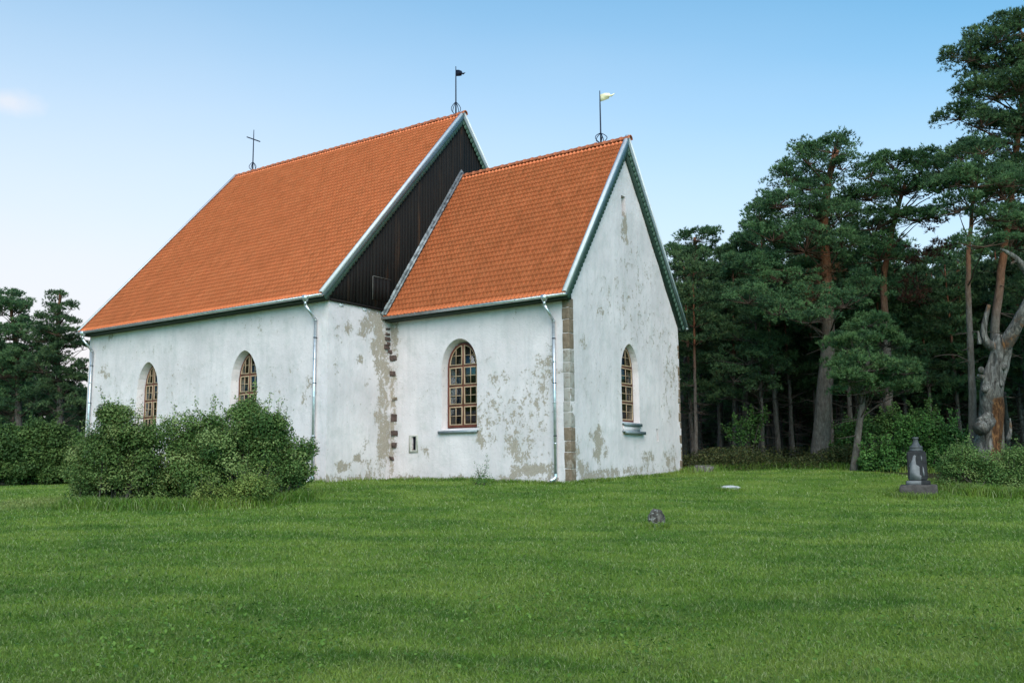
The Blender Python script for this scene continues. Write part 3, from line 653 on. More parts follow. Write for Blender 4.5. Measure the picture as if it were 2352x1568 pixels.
# windows
def inset(o, c, d, kx=1.0):
    """shrink an arch outline by d about its centre line"""
    zs = [p[1] for p in o]; z0 = min(zs); zm = max(zs); w0 = max(abs(p[0] - c) for p in o)
    return [(c + (p[0] - c) * (w0 - d) / w0, z0 + d + (p[1] - z0) * (zm - z0 - 2 * d) / (zm - z0)) for p in o]
def ring_mesh(mb, outer, inner, axis, lo, hi):
    n = len(outer); V = []
    for q in (lo, hi):
        for L_ in (outer, inner):
            for a, b in L_: V.append((a, q, b) if axis == 1 else (q, a, b))
    i = np.arange(n); j = (i + 1) % n
    mb.add(V, np.stack([i, j, n+j, n+i], 1), np.stack([2*n+i, 3*n+i, 3*n+j, 2*n+j], 1), np.stack([i, 2*n+i, 2*n+j, j], 1), np.stack([n+i, n+j, 3*n+j, 3*n+i], 1))
def top_at(o, u):
    """height of the arch outline above u"""
    best = max(p[1] for p in o); z0 = min(p[1] for p in o); q = []
    for k in range(len(o)):
        (a, b), (c, d) = o[k], o[(k + 1) % len(o)]
        if (a - u) * (c - u) <= 0 and abs(a - c) > 1e-9:
            zz = b + (d - b) * (u - a) / (c - a)
            if zz > z0 + .05: q.append(zz)
    return max(q) if q else z0
def clip_poly(o, u0, u1, z0, z1):
    def clip(P, f):
        R = []
        for k in range(len(P)):
            a, b = P[k], P[(k + 1) % len(P)]; fa, fb = f(a), f(b)
            if fa >= 0: R.append(a)
            if fa * fb < 0:
                t = fa / (fa - fb); R.append((a[0] + (b[0] - a[0]) * t, a[1] + (b[1] - a[1]) * t))
        return R
    P = list(o)
    for f in (lambda p: p[0] - u0, lambda p: u1 - p[0], lambda p: p[1] - z0, lambda p: z1 - p[1]):
        P = clip(P, f)
        if len(P) < 3: return []
    return P
def shrink(P, d):
    c = (sum(p[0] for p in P) / len(P), sum(p[1] for p in P) / len(P))
    w = max(abs(p[0] - c[0]) for p in P); h = max(abs(p[1] - c[1]) for p in P)
    u0, u1 = min(p[0] for p in P), max(p[0] for p in P); z0, z1 = min(p[1] for p in P), max(p[1] for p in P)
    cu, cz = (u0 + u1) / 2, (z0 + z1) / 2
    return [(cu + (p[0] - cu) * (1 - 2 * d / (u1 - u0)), cz + (p[1] - cz) * (1 - 2 * d / (z1 - z0))) for p in P]
def window(axis, face, sgn, outline, c, cols, rows, label, curtain=True, fw=.075):
    """face = niche plane carrying the window; sgn = inward direction"""
    o = inset(outline, c, .012)
    D = lambda q: face + sgn * q
    lo, hi = sorted((D(-.09), D(-.02)))
    inner = inset(o, c, fw); w_ = MB(); ring_mesh(w_, o, inner, axis, lo, hi)
    u0, u1 = min(p[0] for p in inner), max(p[0] for p in inner); z0, z1 = min(p[1] for p in inner), max(p[1] for p in inner)
    zs = [z0 + (z1 - z0) * t for t in rows]
    us = [u0 + (u1 - u0) * k / cols for k in range(cols + 1)]
    def bar(mb, a0, a1, b0, b1, q0, q1):
        x, y_ = sorted((D(q0), D(q1))); mb.box((a0, x, b0), (a1, y_, b1)) if axis == 1 else mb.box((x, a0, b0), (y_, a1, b1))
    for k in range(1, cols): bar(w_, us[k] - .032, us[k] + .032, z0 - .02, top_at(inner, us[k]) + .02, -.088, -.022)
    for z in zs[1:-1]:
        bar(w_, max(u0, c - .5) - .01 if False else u0, u1, z - .025, z + .025, -.086, -.024)
    win = w_.build('window', M_redframe, church); win['label'] = label
    for r in range(len(rows) - 1):
        for k in range(cols):
            P = clip_poly(inner, us[k] + (.032 if k else 0), us[k + 1] - (.032 if k < cols - 1 else 0), zs[r] + (.025 if r else 0), zs[r + 1] - (.025 if r < len(rows) - 2 else 0))
            if len(P) < 3: continue
            P1 = shrink(P, .006); P2 = shrink(P, .046); s_ = MB(); a, b = sorted((D(-.105), D(-.05))); ring_mesh(s_, P1, P2, axis, a, b)
            a0, a1 = min(p[0] for p in P2), max(p[0] for p in P2); b0, b1 = min(p[1] for p in P2), max(p[1] for p in P2)
            if cols == 1 or True:
                um = (a0 + a1) / 2; zm = b0 + (b1 - b0) * (.5 if r < len(rows) - 2 else .48)
                zt = top_at(P2, um) if r == len(rows) - 2 else b1
                bar(s_, um - .011, um + .011, b0 - .01, max(zt, zm) + .01, -.098, -.07)
                hu = [p[0] for p in clip_poly(P2, a0 - 1, a1 + 1, zm - .02, zm + .02)]
                if hu: bar(s_, min(hu) - .01, max(hu) + .01, zm - .011, zm + .011, -.096, -.072)
            s_.build('sash', M_sash, win)
    g_ = MB(); x = D(-.078); extr = [(p[0], p[1]) for p in inset(o, c, .05)]; a, b = sorted((x, x + sgn * .004)); extrude_poly(g_, extr, axis, a, b); g_.build('pane', M_glass, win)
    b_ = MB(); a, b = sorted((D(-.004), D(-.010))); extrude_poly(b_, inset(o, c, .02), axis, a, b); b_.build('dark_interior', M_black, win)
    if curtain:
        ct = MB()
        for uu0, uu1 in ((u0 + .02, u0 + (u1 - u0) * .16),):
            nn = 14
            for k in range(nn):
                ua = uu0 + (uu1 - uu0) * k / nn; ub = uu0 + (uu1 - uu0) * (k + 1) / nn; bar(ct, ua, ub - .001, z0, min(top_at(inner, ua), top_at(inner, ub)) - .05, -.030 - .012 * (k % 2), -.020)
        ct.build('curtain', M_curtain, win)
    return win
R4 = (0, .245, .49, .735, 1)
window(1, .46 - .10, 1, inset(cw_i, -4.58, -.012), -4.58, 2, R4, 'wide round arched window in the chancel south wall')
window(1, -S2 + .38, 1, inset(nw1_i, -18, -.03), -18.0, 2, R4, 'pointed nave window farther from the chancel')
window(1, -S2 + .38, 1, inset(nw2_i, -12.13, -.03), -12.13, 2, R4, 'pointed nave window nearer the chancel')
window(0, -.30, -1, inset(ew_i, 4.33, -.03), 4.33, 1, R4, 'narrow pointed window in the east gable', fw=.06)
# sills
mb = MB(); mb.box((-5.44, -.10, 1.06), (-3.70, .34, 1.10)); mb.box((-5.44, -.112, 1.0), (-3.70, -.10, 1.10)); mb.build('window_sill', M_sill, church)
mb = MB(); mb.box((-.28, 3.55, 1.30), (.09, 4.96, 1.345)); mb.box((.09, 3.55, 1.24), (.10, 4.96, 1.345)); mb.build('window_sill', M_sill, church)
mb = MB(); mb.box((-.02, 3.56, 1.02), (.13, 5.16, 1.065)); mb.box((.13, 3.56, .95), (.14, 5.16, 1.065)); mb.build('window_sill', M_sill, church)
mb = MB(); mb.box((.004, 3.6, 1.067), (.055, 4.85, 1.235)); o = mb.build('sill_ledge', M_wall, church)
# small square opening with stone frame and bars
mb = MB(); ring_mesh(mb, rect(-6.86, -6.43, .36, 1.0), rect(-6.745, -6.535, .455, .955), 1, -.015, .06); sf = mb.build('small_window', mat_noise('pale_stone', (.36, .33, .28), (.52, .49, .44), 9, .9), church)
sf['label'] = 'tiny barred window low in the chancel wall'
mb = MB(); mb.box((-6.75, .09, .45), (-6.53, .10, .96)); mb.build('dark_interior', M_black, sf)
mb = MB()
for k in range(3): mb.tube([(-6.69 + k * .052, .07, .44), (-6.69 + k * .052, .07, .97)], .008, 6)
mb.build('iron_bars', M_iron, sf)

# quoin column on the south-east corner, red field stones at the junction
rr = np.random.default_rng(12)
def rough_block(mb, lo, hi, j=.012, rng_=rr):
    bm = bmesh.new(); bmesh.ops.create_cube(bm, size=1)
    bmesh.ops.bevel(bm, geom=bm.edges[:], offset=.07, segments=2, profile=.6, affect='EDGES')
    bmesh.ops.subdivide_edges(bm, edges=[e for e in bm.edges if e.calc_length() > .4], cuts=2, use_grid_fill=True)
    c = [(a + b) / 2 for a, b in zip(lo, hi)]; s = [b - a for a, b in zip(lo, hi)]; ph = rng_.random() * 50
    bm.verts.ensure_lookup_table(); V = []
    for v in bm.verts:
        p = Vector([c[k] + v.co[k] * s[k] for k in range(3)]); q = mnoise.noise_vector(p * 4 + Vector((ph, 0, 0))); V.append(tuple(p + q * j * 2))
    for v_i, v in enumerate(bm.verts): v.index = v_i
    bf = [[v.index for v in f.verts] for f in bm.faces]; d = {}
    for f in bf: d.setdefault(len(f), []).append(f)
    mb.add(V, *[np.array(x) for x in d.values()]); bm.free()
def make_quoin_mat():
    m, nt, bs = new_mat('quoin_limewashed'); v = coords(nt); a = attr(nt, 'tint'); n = noise_tex(nt, v, 7, 6, .65)
    c = ramp(nt, n, [(.3, (.13, .088, .058)), (.7, (.25, .18, .125))])
    wsh = math_node(nt, 'ADD', a, math_node(nt, 'MULTIPLY', math_node(nt, 'SUBTRACT', noise_tex(nt, v, 3.5, 7, .7), .5), 1.3))
    c = mixc(nt, ramp(nt, wsh, [(.42, (0, 0, 0)), (.7, (.7, .7, .7))]), c, (.40, .375, .345))
    nt.links.new(c, bs.inputs['Base Color']); bs.inputs['Roughness'].default_value = .92; bump(nt, bs, n, .8, .02); return m
mq = MB(); z = -1.1
while z < 5.3:
    hh = rr.uniform(.34, .56); e = .0 if z < 3.6 else .02
    rough_block(mq, (-.22 - rr.uniform(0, .03), -.010, z + .001), (.014, .3, min(z + hh, 5.32) - .001), .004)
    t = .62 if .9 < z < 3.5 else (-.1 if z >= 3.5 else .42); mq.T[-1][:] = t + rr.uniform(-.12, .12); z += hh
mq.build('corner_quoins', make_quoin_mat(), church, tint=True, smooth=False)['label'] = 'bare brown stone strip at the near corner of the chancel'
z = -.9
M_q2 = make_quoin_mat()
while z < 4.6:
    hh = rr.uniform(.22, .4)
    if rr.random() < .78:
        mq2 = MB(); rough_block(mq2, (-.3, W1 - rr.uniform(.08, .22), z), (.016, W1 + .012, z + hh - .02), .003); mq2.T[-1][:] = rr.uniform(.1, .5); mq2.build('corner_stone', M_q2, church, tint=True)
    z += hh
for (u, z, w_, h__) in ((-7.66, 3.9, .30, .20), (-7.66, 3.32, .28, .18), (-7.56, 2.36, .24, .1), (-7.58, 1.66, .26, .30), (-7.56, 1.09, .28, .20), (-7.56, .66, .20, .20), (-7.70, .19, .16, .14)):
    mb = MB(); rough_block(mb, (u - w_ / 2, -.045, z - h__ / 2), (u + w_ / 2, .2, z + h__ / 2), .03)
    mb.build('field_stone', M_stone if abs(z - 2.36) < .01 else M_redstone, church, smooth=True)
mb = MB()
for (y_, z, w_, h__) in ((-.2, 4.62, .26, .14), (-.16, 4.44, .2, .12), (-.24, 4.3, .3, .2), (-.1, 4.12, .2, .12), (-.2, 4.8, .2, .1), (-.18, 4.98, .22, .08)):
    rough_block(mb, (XN - .1, y_ - w_ / 2, z - h__ / 2), (XN + .06, y_ + w_ / 2, z + h__ / 2), .03)
mb.build('broken_masonry', M_redstone, church, smooth=True)

# gutters and downpipes
def gutter(x0, x1, y, z, r=.075):
    mb = MB(); th = np.linspace(PI, 2 * PI, 9); 
    sec = [(y + math.cos(t) * r, z + math.sin(t) * r) for t in th] + [(y + math.cos(t) * (r - .008), z + math.sin(t) * (r - .008)) for t in th[::-1]]
    extrude_poly(mb, sec, 0, x0, x1); mb.tube([(x0, y - r, z + .004), (x1, y - r, z + .004)], .010, 6)
    for xe in (x0, x1):
        extrude_poly(mb, [(y + math.cos(t) * r, z + math.sin(t) * r) for t in th], 0, xe - .002, xe + .002)
    xx = x0 + .5
    while xx < x1: mb.box((xx, y - r - .012, z - .01), (xx + .03, y - r - .002, z + .02)); xx += 1.1
    return mb.build('gutter', M_zinc, church)
gutter(XN + .02, OE + .02, -OV - .05, E1 - .035); gutter(XW - OW - .02, XN + OA + .02, -S2 - OV - .05, E2 - .035)
gutter(XN + .02, OE + .02, W1 + OV + .05, E1 - .035)
def downpipe(x, ywall, yg, zg, zb, label=None):
    hop = MB(); P = [(x, yg, zg + .06), (x, yg, zg - .02), (x, yg, zg - .06), (x, yg, zg - .16)]
    hop.tube(P, [.125, .125, .12, .055], 16)
    top = zg - .14; yw = ywall - .10; pp = MB(); r = .05
    pp.tube([(x, yg, top + .02), (x, yg, top - .15)], r, 14); pp.tube([(x, yg, top - .12), (x + .10, yw - .0, top - .62)], r * .99, 14); pp.tube([(x + .10, yw, top - .58), (x + .10, yw, zb + .22)], r, 14)
    zz = top - .60
    while zz > zb + .5: pp.tube([(x + .10, yw, zz), (x + .10, yw, zz - .05)], r + .007, 14); zz -= 1.35
    o = pp.build('downpipe', M_zinc, church, smooth=False)
    hop.build('hopper', M_zinc, o)
    sh = MB(); sh.tube([(x + .10, yw, zb + .30), (x + .10, yw, zb + .20), (x + .06, yw - .05, zb + .12), (x - .02, yw - .14, zb + .07)], [r + .008, r + .008, r + .008, r + .012], 14, cap=False)
    sh.tube([(x - .018, yw - .138, zb + .071), (x - .0175, yw - .1375, zb + .0712)], r + .004, 14); sh.build('spout', M_zinc, o)
    for q in (.25, .6, .9):
        br = MB(); z = zb + .3 + (top - zb - 1.0) * q; br.tube([(x + .10, yw, z), (x + .10, yw, z - .025)], r + .012, 14); br.box((x + .09, yw, z - .02), (x + .11, ywall + .02, z)); br.build('pipe_bracket', M_iron, o)
    if label: o['label'] = label
    return o
downpipe(-.62, 0, -OV - .05, E1 - .06, -.74, 'downpipe near the brown corner stones of the chancel')
downpipe(-8.42, -S2, -S2 - OV - .05, E2 - .06, -.72, 'downpipe at the near corner of the nave')
downpipe(-21.98, -S2, -S2 - OV - .05, E2 - .06, -.76, 'downpipe at the far corner of the nave')

# finials
def onion(mb, x, y, z0, h, r, sharp, nb=4, rot=0.0):
    for k in range(nb):
        a = rot + k * PI / nb * 2
        t = np.linspace(0, 1, 15); rad = r * np.sin(PI * t**sharp)
        mb.tube(np.stack([x + np.cos(a) * rad, y + np.sin(a) * rad, z0 + t * h], 1), .015, 6)
def finial(name, x, y, z, zt, label, hk, rk, sharp):
    o = MB(); o.tube([(x, y, z - .15), (x, y, z + hk), (x, y, zt - .6), (x, y, zt)], [.034, .03, .026, .016], 8)
    m_ = o.build(name, M_iron, church); m_['label'] = label
    c = MB(); onion(c, x, y, z - .02, hk, rk, sharp, 5, .4); c.build('iron_cage', M_iron, m_); return m_
f1 = finial('roof_cross', -21.05, YN, R2 + .1, 17.02, 'black iron cross on an onion shaped cage', .46, .18, .75)
mb = MB(); mb.tube([(-21.055, YN - .42, 16.52), (-21.055, YN + .42, 16.52)], .030, 8); mb.build('cross_arm', M_iron, f1)
f2 = finial('weather_vane', -8.07, YN, R2 + .09, 17.04, 'black pennant vane on the nave ridge', .58, .21, .75)
f3 = finial('weather_vane', -.98, YC, R1 + .09, 14.18, 'gilded pennant vane on the chancel ridge', .42, .24, 1.0)
def pennant(par, x, y, z, m, hole, ang, dz):
    """swallow tailed sheet metal flag turned by ang; dz = droop along its length"""
    sc_ = .95; P = [(0.02, .17), (.20, .20), (.38, .17), (.44, .08), (.52, .11), (.62, .13), (.55, .06), (.46, .0), (.40, .03), (.36, -.06), (.20, -.10), (.02, -.13)]
    c, s = math.cos(ang), math.sin(ang); mb = MB(); V = []
    for q in (-.006, .006):
        for a, b in P: V.append((x + a * c * sc_ - s * q, y + a * s * sc_ + c * q, z + b * sc_ + dz * a))
    n = len(P); i = np.arange(n); j = (i + 1) % n
    mb.add(V, np.stack([i, j, j + n, i + n], 1), np.array([i[::-1]]), np.array([i + n])); mb.build('pennant', m, par)
RTA = math.atan2(RT[1], RT[0])
pennant(f3, -.98, YC, 13.86, M_gold, False, RTA - .15, .10)
pennant(f2, -8.07, YN, 16.72, M_iron, True, RTA - .75, -.42)

# ------------------------------------------------------------------ vegetation generators
def tufts(mb, P, D, size, wd, k, rng, tint):
    """k needle triangles radiating from each point"""
    n = len(P); P = np.repeat(P, k, 0); D = np.repeat(D, k, 0)
    nd = D + rng.standard_normal(D.shape) * .62; nd /= np.linalg.norm(nd, axis=1)[:, None]
    sd_ = np.cross(nd, rng.standard_normal(nd.shape)); sd_ /= np.linalg.norm(sd_, axis=1)[:, None]
    s = size * (.7 + .6 * rng.random(n * k))[:, None]
    V = np.stack([P - sd_ * wd, P + sd_ * wd, P + nd * s], 1).reshape(-1, 3)
    mb.add(V, np.arange(n * k * 3).reshape(-1, 3), tint=np.repeat(np.repeat(tint, k), 3))
def crown_from_lobes(lobes, rng, pads_per, tuft_per, tsize, k=7, padr=.34, twigs=None, trunkpts=None, dens=1.0):
    mb = MB()
    for (c, r) in lobes:
        c = np.array(c, float); r = np.array(r, float); tuft_per_ = tuft_per; area = (r[0] * r[1] * r[2])**(2 / 3)
        npad = max(5, int(pads_per * area * dens)); d = rng.standard_normal((npad, 3)); d /= np.linalg.norm(d, axis=1)[:, None]; d[:, 2] = np.where(d[:, 2] < -.35, -d[:, 2], d[:, 2])
        rad = (.45 + .62 * rng.random(npad)**.7 + .22 * (rng.random(npad) < .18))[:, None]; pc = c + d * r * rad
        pc = pc + np.array([tuple(mnoise.noise_vector(Vector(q * .9 + 11))) for q in pc]) * min(.75, r[0] * .55) * np.array([1, 1, .8])
        if twigs is not None:
            for p in pc[::2]:
                mid = (c * .5 + p * .5) - np.array([0, 0, .12]); twigs.tube([c - np.array([0, 0, r[2] * .3]), mid, p - np.array([0, 0, .05])], [.022, .014, .006], 4, False, tint=1.0)
        pr = padr * (.6 + .8 * rng.random(npad)); nt_ = tuft_per
        u = rng.standard_normal((npad, nt_, 3)); u /= np.linalg.norm(u, axis=2)[..., None]; u[..., 2] = np.where(u[..., 2] < -.3, -u[..., 2], u[..., 2])
        off = u * (pr[:, None] * (.35 + .65 * rng.random((npad, nt_))**.5))[..., None] * np.array([1.15, 1.15, .75])
        P = (pc[:, None, :] + off).reshape(-1, 3)
        D = (u * .8 + np.array([0, 0, .42]) + d[:, None, :] * .25).reshape(-1, 3)
        t = np.clip(.5 + .24 * rng.standard_normal(npad), 0, 1)[:, None] + .16 * rng.standard_normal((npad, nt_))
        tufts(mb, P, D, tsize, tsize * .13, k, rng, np.clip(t, 0, 1).ravel())
    return mb
def trunk_tube(mb, pts, r0, r1, rng, n=12):
    pts = np.array(pts, float); L = np.concatenate([[0], np.cumsum(np.linalg.norm(np.diff(pts, axis=0), axis=1))]); s = np.linspace(0, L[-1], max(8, int(L[-1] / .5)))
    P = np.stack([np.interp(s, L, pts[:, k]) for k in range(3)], 1)
    P[1:-1] = (P[:-2] + P[1:-1] * 2 + P[2:]) / 4
    P[:, :2] += rng.normal(0, .012, (len(P), 2)); t = s / L[-1]
    R = r0 + (r1 - r0) * t**.85; R[0] *= 1.28; R[1] *= 1.08
    mb.tube(P, R, n, True, .035, rng); return P, R
def limb(mb, a, b, r0, rng, sag=.0):
    a = np.array(a); b = np.array(b); t = np.linspace(0, 1, 6)[:, None]; L = np.linalg.norm(b - a)
    P = a + (b - a) * t + np.array([0, 0, 1]) * (np.sin(PI * t) * sag * L) + rng.normal(0, .035 * L / 3, (6, 3)) * np.sin(PI * t)
    mb.tube(P, r0 * (1 - .75 * t[:, 0]), 6, False, tint=1.0)
def attach_point(P, z):
    k = int(np.argmin(np.abs(P[:, 2] - z))); return P[k]
def dead_twigs(mb, P, R, z0, z1, n, rng, L=1.2):
    for _ in range(n):
        p = attach_point(P, rng.uniform(z0, z1)); a = rng.random() * 2 * PI; l = L * rng.uniform(.4, 1.3)
        e = p + np.array([math.cos(a) * l, math.sin(a) * l, l * rng.uniform(-.35, .25)]); limb(mb, p, e, .022, rng, rng.uniform(-.1, .1))
        if rng.random() < .6:
            m_ = p * .4 + e * .6; limb(mb, m_, m_ + np.array([math.cos(a + .9), math.sin(a + .9), rng.uniform(-.4, .2)]) * l * .4, .010, rng)

def hero_pine(name, base_px, d, trunk_px, r0, lobes_px, seed, label, ts=.15, mat=None, pads=30, tp=20, r1=None, back=True, dead=8, group='pines at the forest edge', depth=1.0, dead_lobes=(), padr=.34):
    """trunk and crown lobes given by picture position at the tree's own distance; every lobe is a real volume around the trunk"""
    rng = np.random.default_rng(seed); b = gpt(base_px, d); root = empty(name, tuple(b)); tag(root, label, 'tree', group)
    tr = MB(); P3 = [np.zeros(3) - np.array([0, 0, .3])] + [at(px, py, d + dd) - b for px, py, dd in trunk_px]
    P, R = trunk_tube(tr, P3, r0, r0 * .28 if r1 is None else r1, rng)
    lobes = []; sc_ = d / CF
    for L in lobes_px:
        px, py, rx, ry = L[:4]; dd = L[4] if len(L) > 4 else rng.uniform(-1.3, .1) * depth
        for rep in range(2 if back else 1):
            if rep: dd = -dd + rng.uniform(-1.8, 1.8) * depth; px += rng.uniform(-.25, .25) * rx
            c = at(px, py, d + dd) - b; kf = .74 if d > 55 else 1.0; r = (rx * sc_ * kf, rx * sc_ * .95 * kf, ry * sc_ * kf); lobes.append((c, r))
            ap = attach_point(P, c[2] - .8 - .15 * abs(c[0])); limb(tr, ap, c - np.array([0, 0, r[2] * .3]),   .042 if r0 > .2 else .03, rng, rng.uniform(-.02, .10))
    dead_twigs(tr, P, R, 1.2, P[:, 2].max() * .5, dead, rng)
    cr = crown_from_lobes(lobes, rng, pads * 1.28, int(tp * 1.15), ts * .76, 8, padr * .78, tr)
    tr.build('trunk', M_bark, root, smooth=True, tint=True); cr.build('crown', mat or M_needle, root, tint=True)
    if dead_lobes:
        dl = [(at(px, py, d + dd) - b, (rx * sc_, rx * sc_, ry * sc_)) for px, py, rx, ry, dd in dead_lobes]
        crown_from_lobes(dl, rng, 26, 14, .16, 5, .28).build('dead_foliage', M_deadneedle, root, tint=True)['label'] = 'rust brown dead needles'
    return root

hero_pine('pine_tree', 1880, 40, [(1893, 900, 0), (1905, 780, 0), (1898, 640, 0), (1890, 520, 0), (1905, 400, 0), (1920, 345, 0)], .42,
  [(1915, 345, 55, 26), (1860, 372, 50, 28), (1935, 385, 32, 20), (1810, 415, 48, 30), (1880, 430, 62, 32), (1795, 470, 60, 28), (1860, 500, 75, 34), (1745, 500, 34, 20), (1930, 490, 50, 30), (1775, 545, 60, 30), (1850, 570, 80, 34), (1930, 560, 55, 30),
   (1745, 610, 50, 30), (1800, 640, 75, 34), (1720, 690, 55, 26), (1790, 715, 60, 28, -1.5), (1940, 700, 60, 24, -2), (1860, 735, 60, 24, -2.2), (1985, 660, 55, 26, -1), (1830, 690, 60, 28, -1)],
  11, 'large windswept pine with the thickest forest edge trunk and leaning top', pads=34, dead=16, dead_lobes=((1905, 640, 34, 26, -.6), (1868, 690, 26, 18, -.8)))
hero_pine('pine_tree', 1752, 43, [(1750, 950, 0), (1745, 860, 0), (1738, 790, 0), (1735, 740, 0)], .13,
  [(1735, 735, 40, 22), (1700, 775, 45, 22), (1765, 790, 50, 24), (1720, 830, 60, 26), (1780, 850, 40, 20), (1685, 870, 45, 22), (1735, 890, 45, 20), (1665, 910, 30, 18)],
  15, 'dark young pine with low drooping boughs left of the thickest trunk', pads=30, dead=12)
hero_pine('pine_tree', 2042, 41, [(2040, 900, 0), (2035, 760, 0), (2028, 640, 0), (2050, 520, 0), (2080, 420, 0)], .27,
  [(2000, 400, 40, 26), (2060, 385, 50, 26), (2125, 375, 50, 26), (1995, 450, 50, 30), (2075, 440, 70, 30), (2010, 520, 60, 30), (2150, 430, 50, 30), (2100, 500, 60, 28), (2020, 590, 60, 28, -.8), (2170, 390, 50, 26)],
  21, 'pine with straight grey brown trunk behind the young bushy pine', pads=32, dead=22, mat=M_needle2, dead_lobes=((2140, 525, 34, 22, -.5), (2110, 600, 40, 28, 0), (2165, 580, 36, 28, 0), (2090, 690, 45, 34, .5)))
hero_pine('pine_tree', 1960, 36, [(1973, 970, 0), (1990, 860, 0), (2000, 760, 0)], .17,
  [(1990, 745, 42, 18), (1955, 800, 50, 22), (2030, 790, 45, 22), (1990, 845, 75, 26), (2060, 850, 45, 24), (1950, 870, 40, 20), (2010, 895, 60, 22), (2075, 895, 40, 18)],
  31, 'young bushy bright green pine with short slanting trunk', ts=.17, mat=M_needle2, pads=34, dead=3, padr=.30)
hero_pine('pine_tree', 2237, 34, [(2233, 900, 0), (2228, 780, 0), (2222, 640, 0), (2226, 540, 0), (2240, 430, 0), (2262, 350, 0)], .165,
  [(2205, 360, 40, 26), (2255, 345, 45, 28), (2180, 420, 50, 28), (2240, 420, 60, 32), (2300, 420, 60, 34), (2200, 480, 50, 24), (2290, 500, 60, 26), (2260, 560, 60, 24, 1)],
  41, 'slim pine with orange upper trunk just left of the dead tree', pads=32, dead=12)
hero_pine('pine_tree', 2296, 36, [(2290, 900, 0), (2284, 760, 0), (2300, 620, 0), (2330, 400, 0), (2350, 200, 0), (2350, 80, 0)], .22,
  [(2290, 90, 60, 34), (2340, 60, 50, 34), (2235, 130, 50, 32), (2300, 150, 70, 36), (2225, 205, 40, 26), (2290, 215, 65, 34), (2200, 268, 42, 24), (2255, 285, 50, 26), (2345, 200, 55, 40), (2320, 300, 65, 36), (2260, 350, 50, 30), (2345, 380, 60, 40), (2310, 450, 60, 34), (2345, 520, 55, 34), (2400, 150, 80, 60), (2410, 300, 80, 60), (2420, 450, 80, 60)],
  51, 'tallest pine rising at the right edge above the dead tree', pads=34, dead=14)
hero_pine('pine_tree', 1570, 50, [(1572, 900, 0), (1582, 740, 0), (1592, 620, 0), (1596, 545, 0)], .26,
  [(1597, 548, 42, 18), (1560, 590, 36, 22), (1610, 585, 38, 20), (1580, 630, 60, 26), (1625, 660, 36, 24), (1560, 690, 40, 28), (1600, 710, 60, 28), (1640, 750, 45, 30), (1580, 790, 50, 28)],
  61, 'pine with a flat topped crown right behind the east gable', ts=.19, pads=26, dead=14)
hero_pine('pine_tree', 1715, 49, [(1712, 900, 0), (1712, 720, 0), (1718, 600, 0), (1722, 510, 0)], .2,
  [(1722, 520, 20, 22), (1712, 560, 34, 24), (1735, 590, 36, 24), (1680, 590, 32, 24), (1700, 640, 55, 30), (1665, 650, 34, 26), (1745, 660, 45, 30), (1690, 710, 60, 30), (1650, 740, 50, 34), (1720, 770, 60, 34)],
  71, 'narrow pointed conifer left of the windswept pine', ts=.19, pads=26, dead=8)
hero_pine('pine_tree', 1655, 54, [(1655, 900, 0), (1657, 720, 0), (1660, 600, 0)], .2,
  [(1662, 590, 26, 22), (1650, 630, 34, 24), (1670, 670, 45, 28), (1640, 700, 45, 28), (1670, 760, 55, 34), (1630, 800, 50, 34)],
  81, 'lower pine between the flat topped pine and the pointed conifer', ts=.2, pads=24, dead=8)
hero_pine('pine_tree', 2400, 38, [(2395, 900, 0), (2380, 600, 0), (2390, 300, 0)], .28,
  [(2390, 300, 80, 50), (2370, 420, 70, 40), (2330, 560, 60, 40), (2420, 560, 80, 50), (2350, 680, 55, 36, 1), (2420, 700, 80, 50)],
  91, 'pine at the far right edge whose boughs reach behind the dead limb', pads=26, dead=6)
# left group
hero_pine('pine_tree', 140, 58, [(138, 900, 0), (130, 800, 0), (134, 700, 0), (140, 672, 0)], .28,
  [(142, 680, 28, 12), (118, 705, 26, 14), (160, 708, 22, 12), (108, 735, 30, 14), (145, 742, 40, 18), (180, 760, 24, 12), (105, 780, 40, 22), (150, 790, 45, 24), (190, 800, 20, 16), (120, 830, 50, 24), (165, 850, 30, 16), (182, 870, 24, 14), (128, 720, 30, 16), (135, 765, 46, 20), (130, 810, 55, 24), (100, 850, 50, 26), (140, 870, 60, 26), (190, 840, 22, 14), (95, 760, 24, 16), (110, 900, 50, 24), (160, 905, 50, 24), (130, 940, 60, 24), (185, 935, 40, 22)],
  101, 'pine with open airy crown nearest the left end of the church', ts=.2, pads=28, tp=14, dead=14, group='pines left of the church')
hero_pine('pine_tree', 45, 60, [(42, 900, 0), (35, 780, 0), (22, 690, 0)], .3,
  [(20, 680, 36, 16), (60, 700, 22, 12), (5, 720, 34, 20), (50, 742, 30, 18), (20, 775, 50, 26), (70, 790, 40, 26), (40, 830, 60, 30), (90, 840, 40, 26), (-20, 800, 60, 40), (-20, 700, 40, 30), (-60, 850, 70, 50), (40, 715, 40, 20), (45, 760, 50, 26), (60, 860, 60, 30), (10, 860, 60, 34), (75, 815, 50, 26), (30, 700, 30, 16), (30, 900, 60, 30), (80, 920, 50, 26), (20, 945, 60, 28)],
  111, 'pine cut by the left edge of the view with dense crown', ts=.2, pads=28, tp=14, dead=14, group='pines left of the church')
hero_pine('pine_tree', 180, 66, [(184, 930, 0), (186, 880, 0)], .2,
  [(188, 870, 26, 14), (170, 905, 34, 18), (200, 915, 34, 18), (185, 950, 45, 20), (215, 960, 40, 22)],
  121, 'low dark conifer tucked against the far corner of the nave', ts=.24, pads=24, tp=12, dead=4, group='pines left of the church')
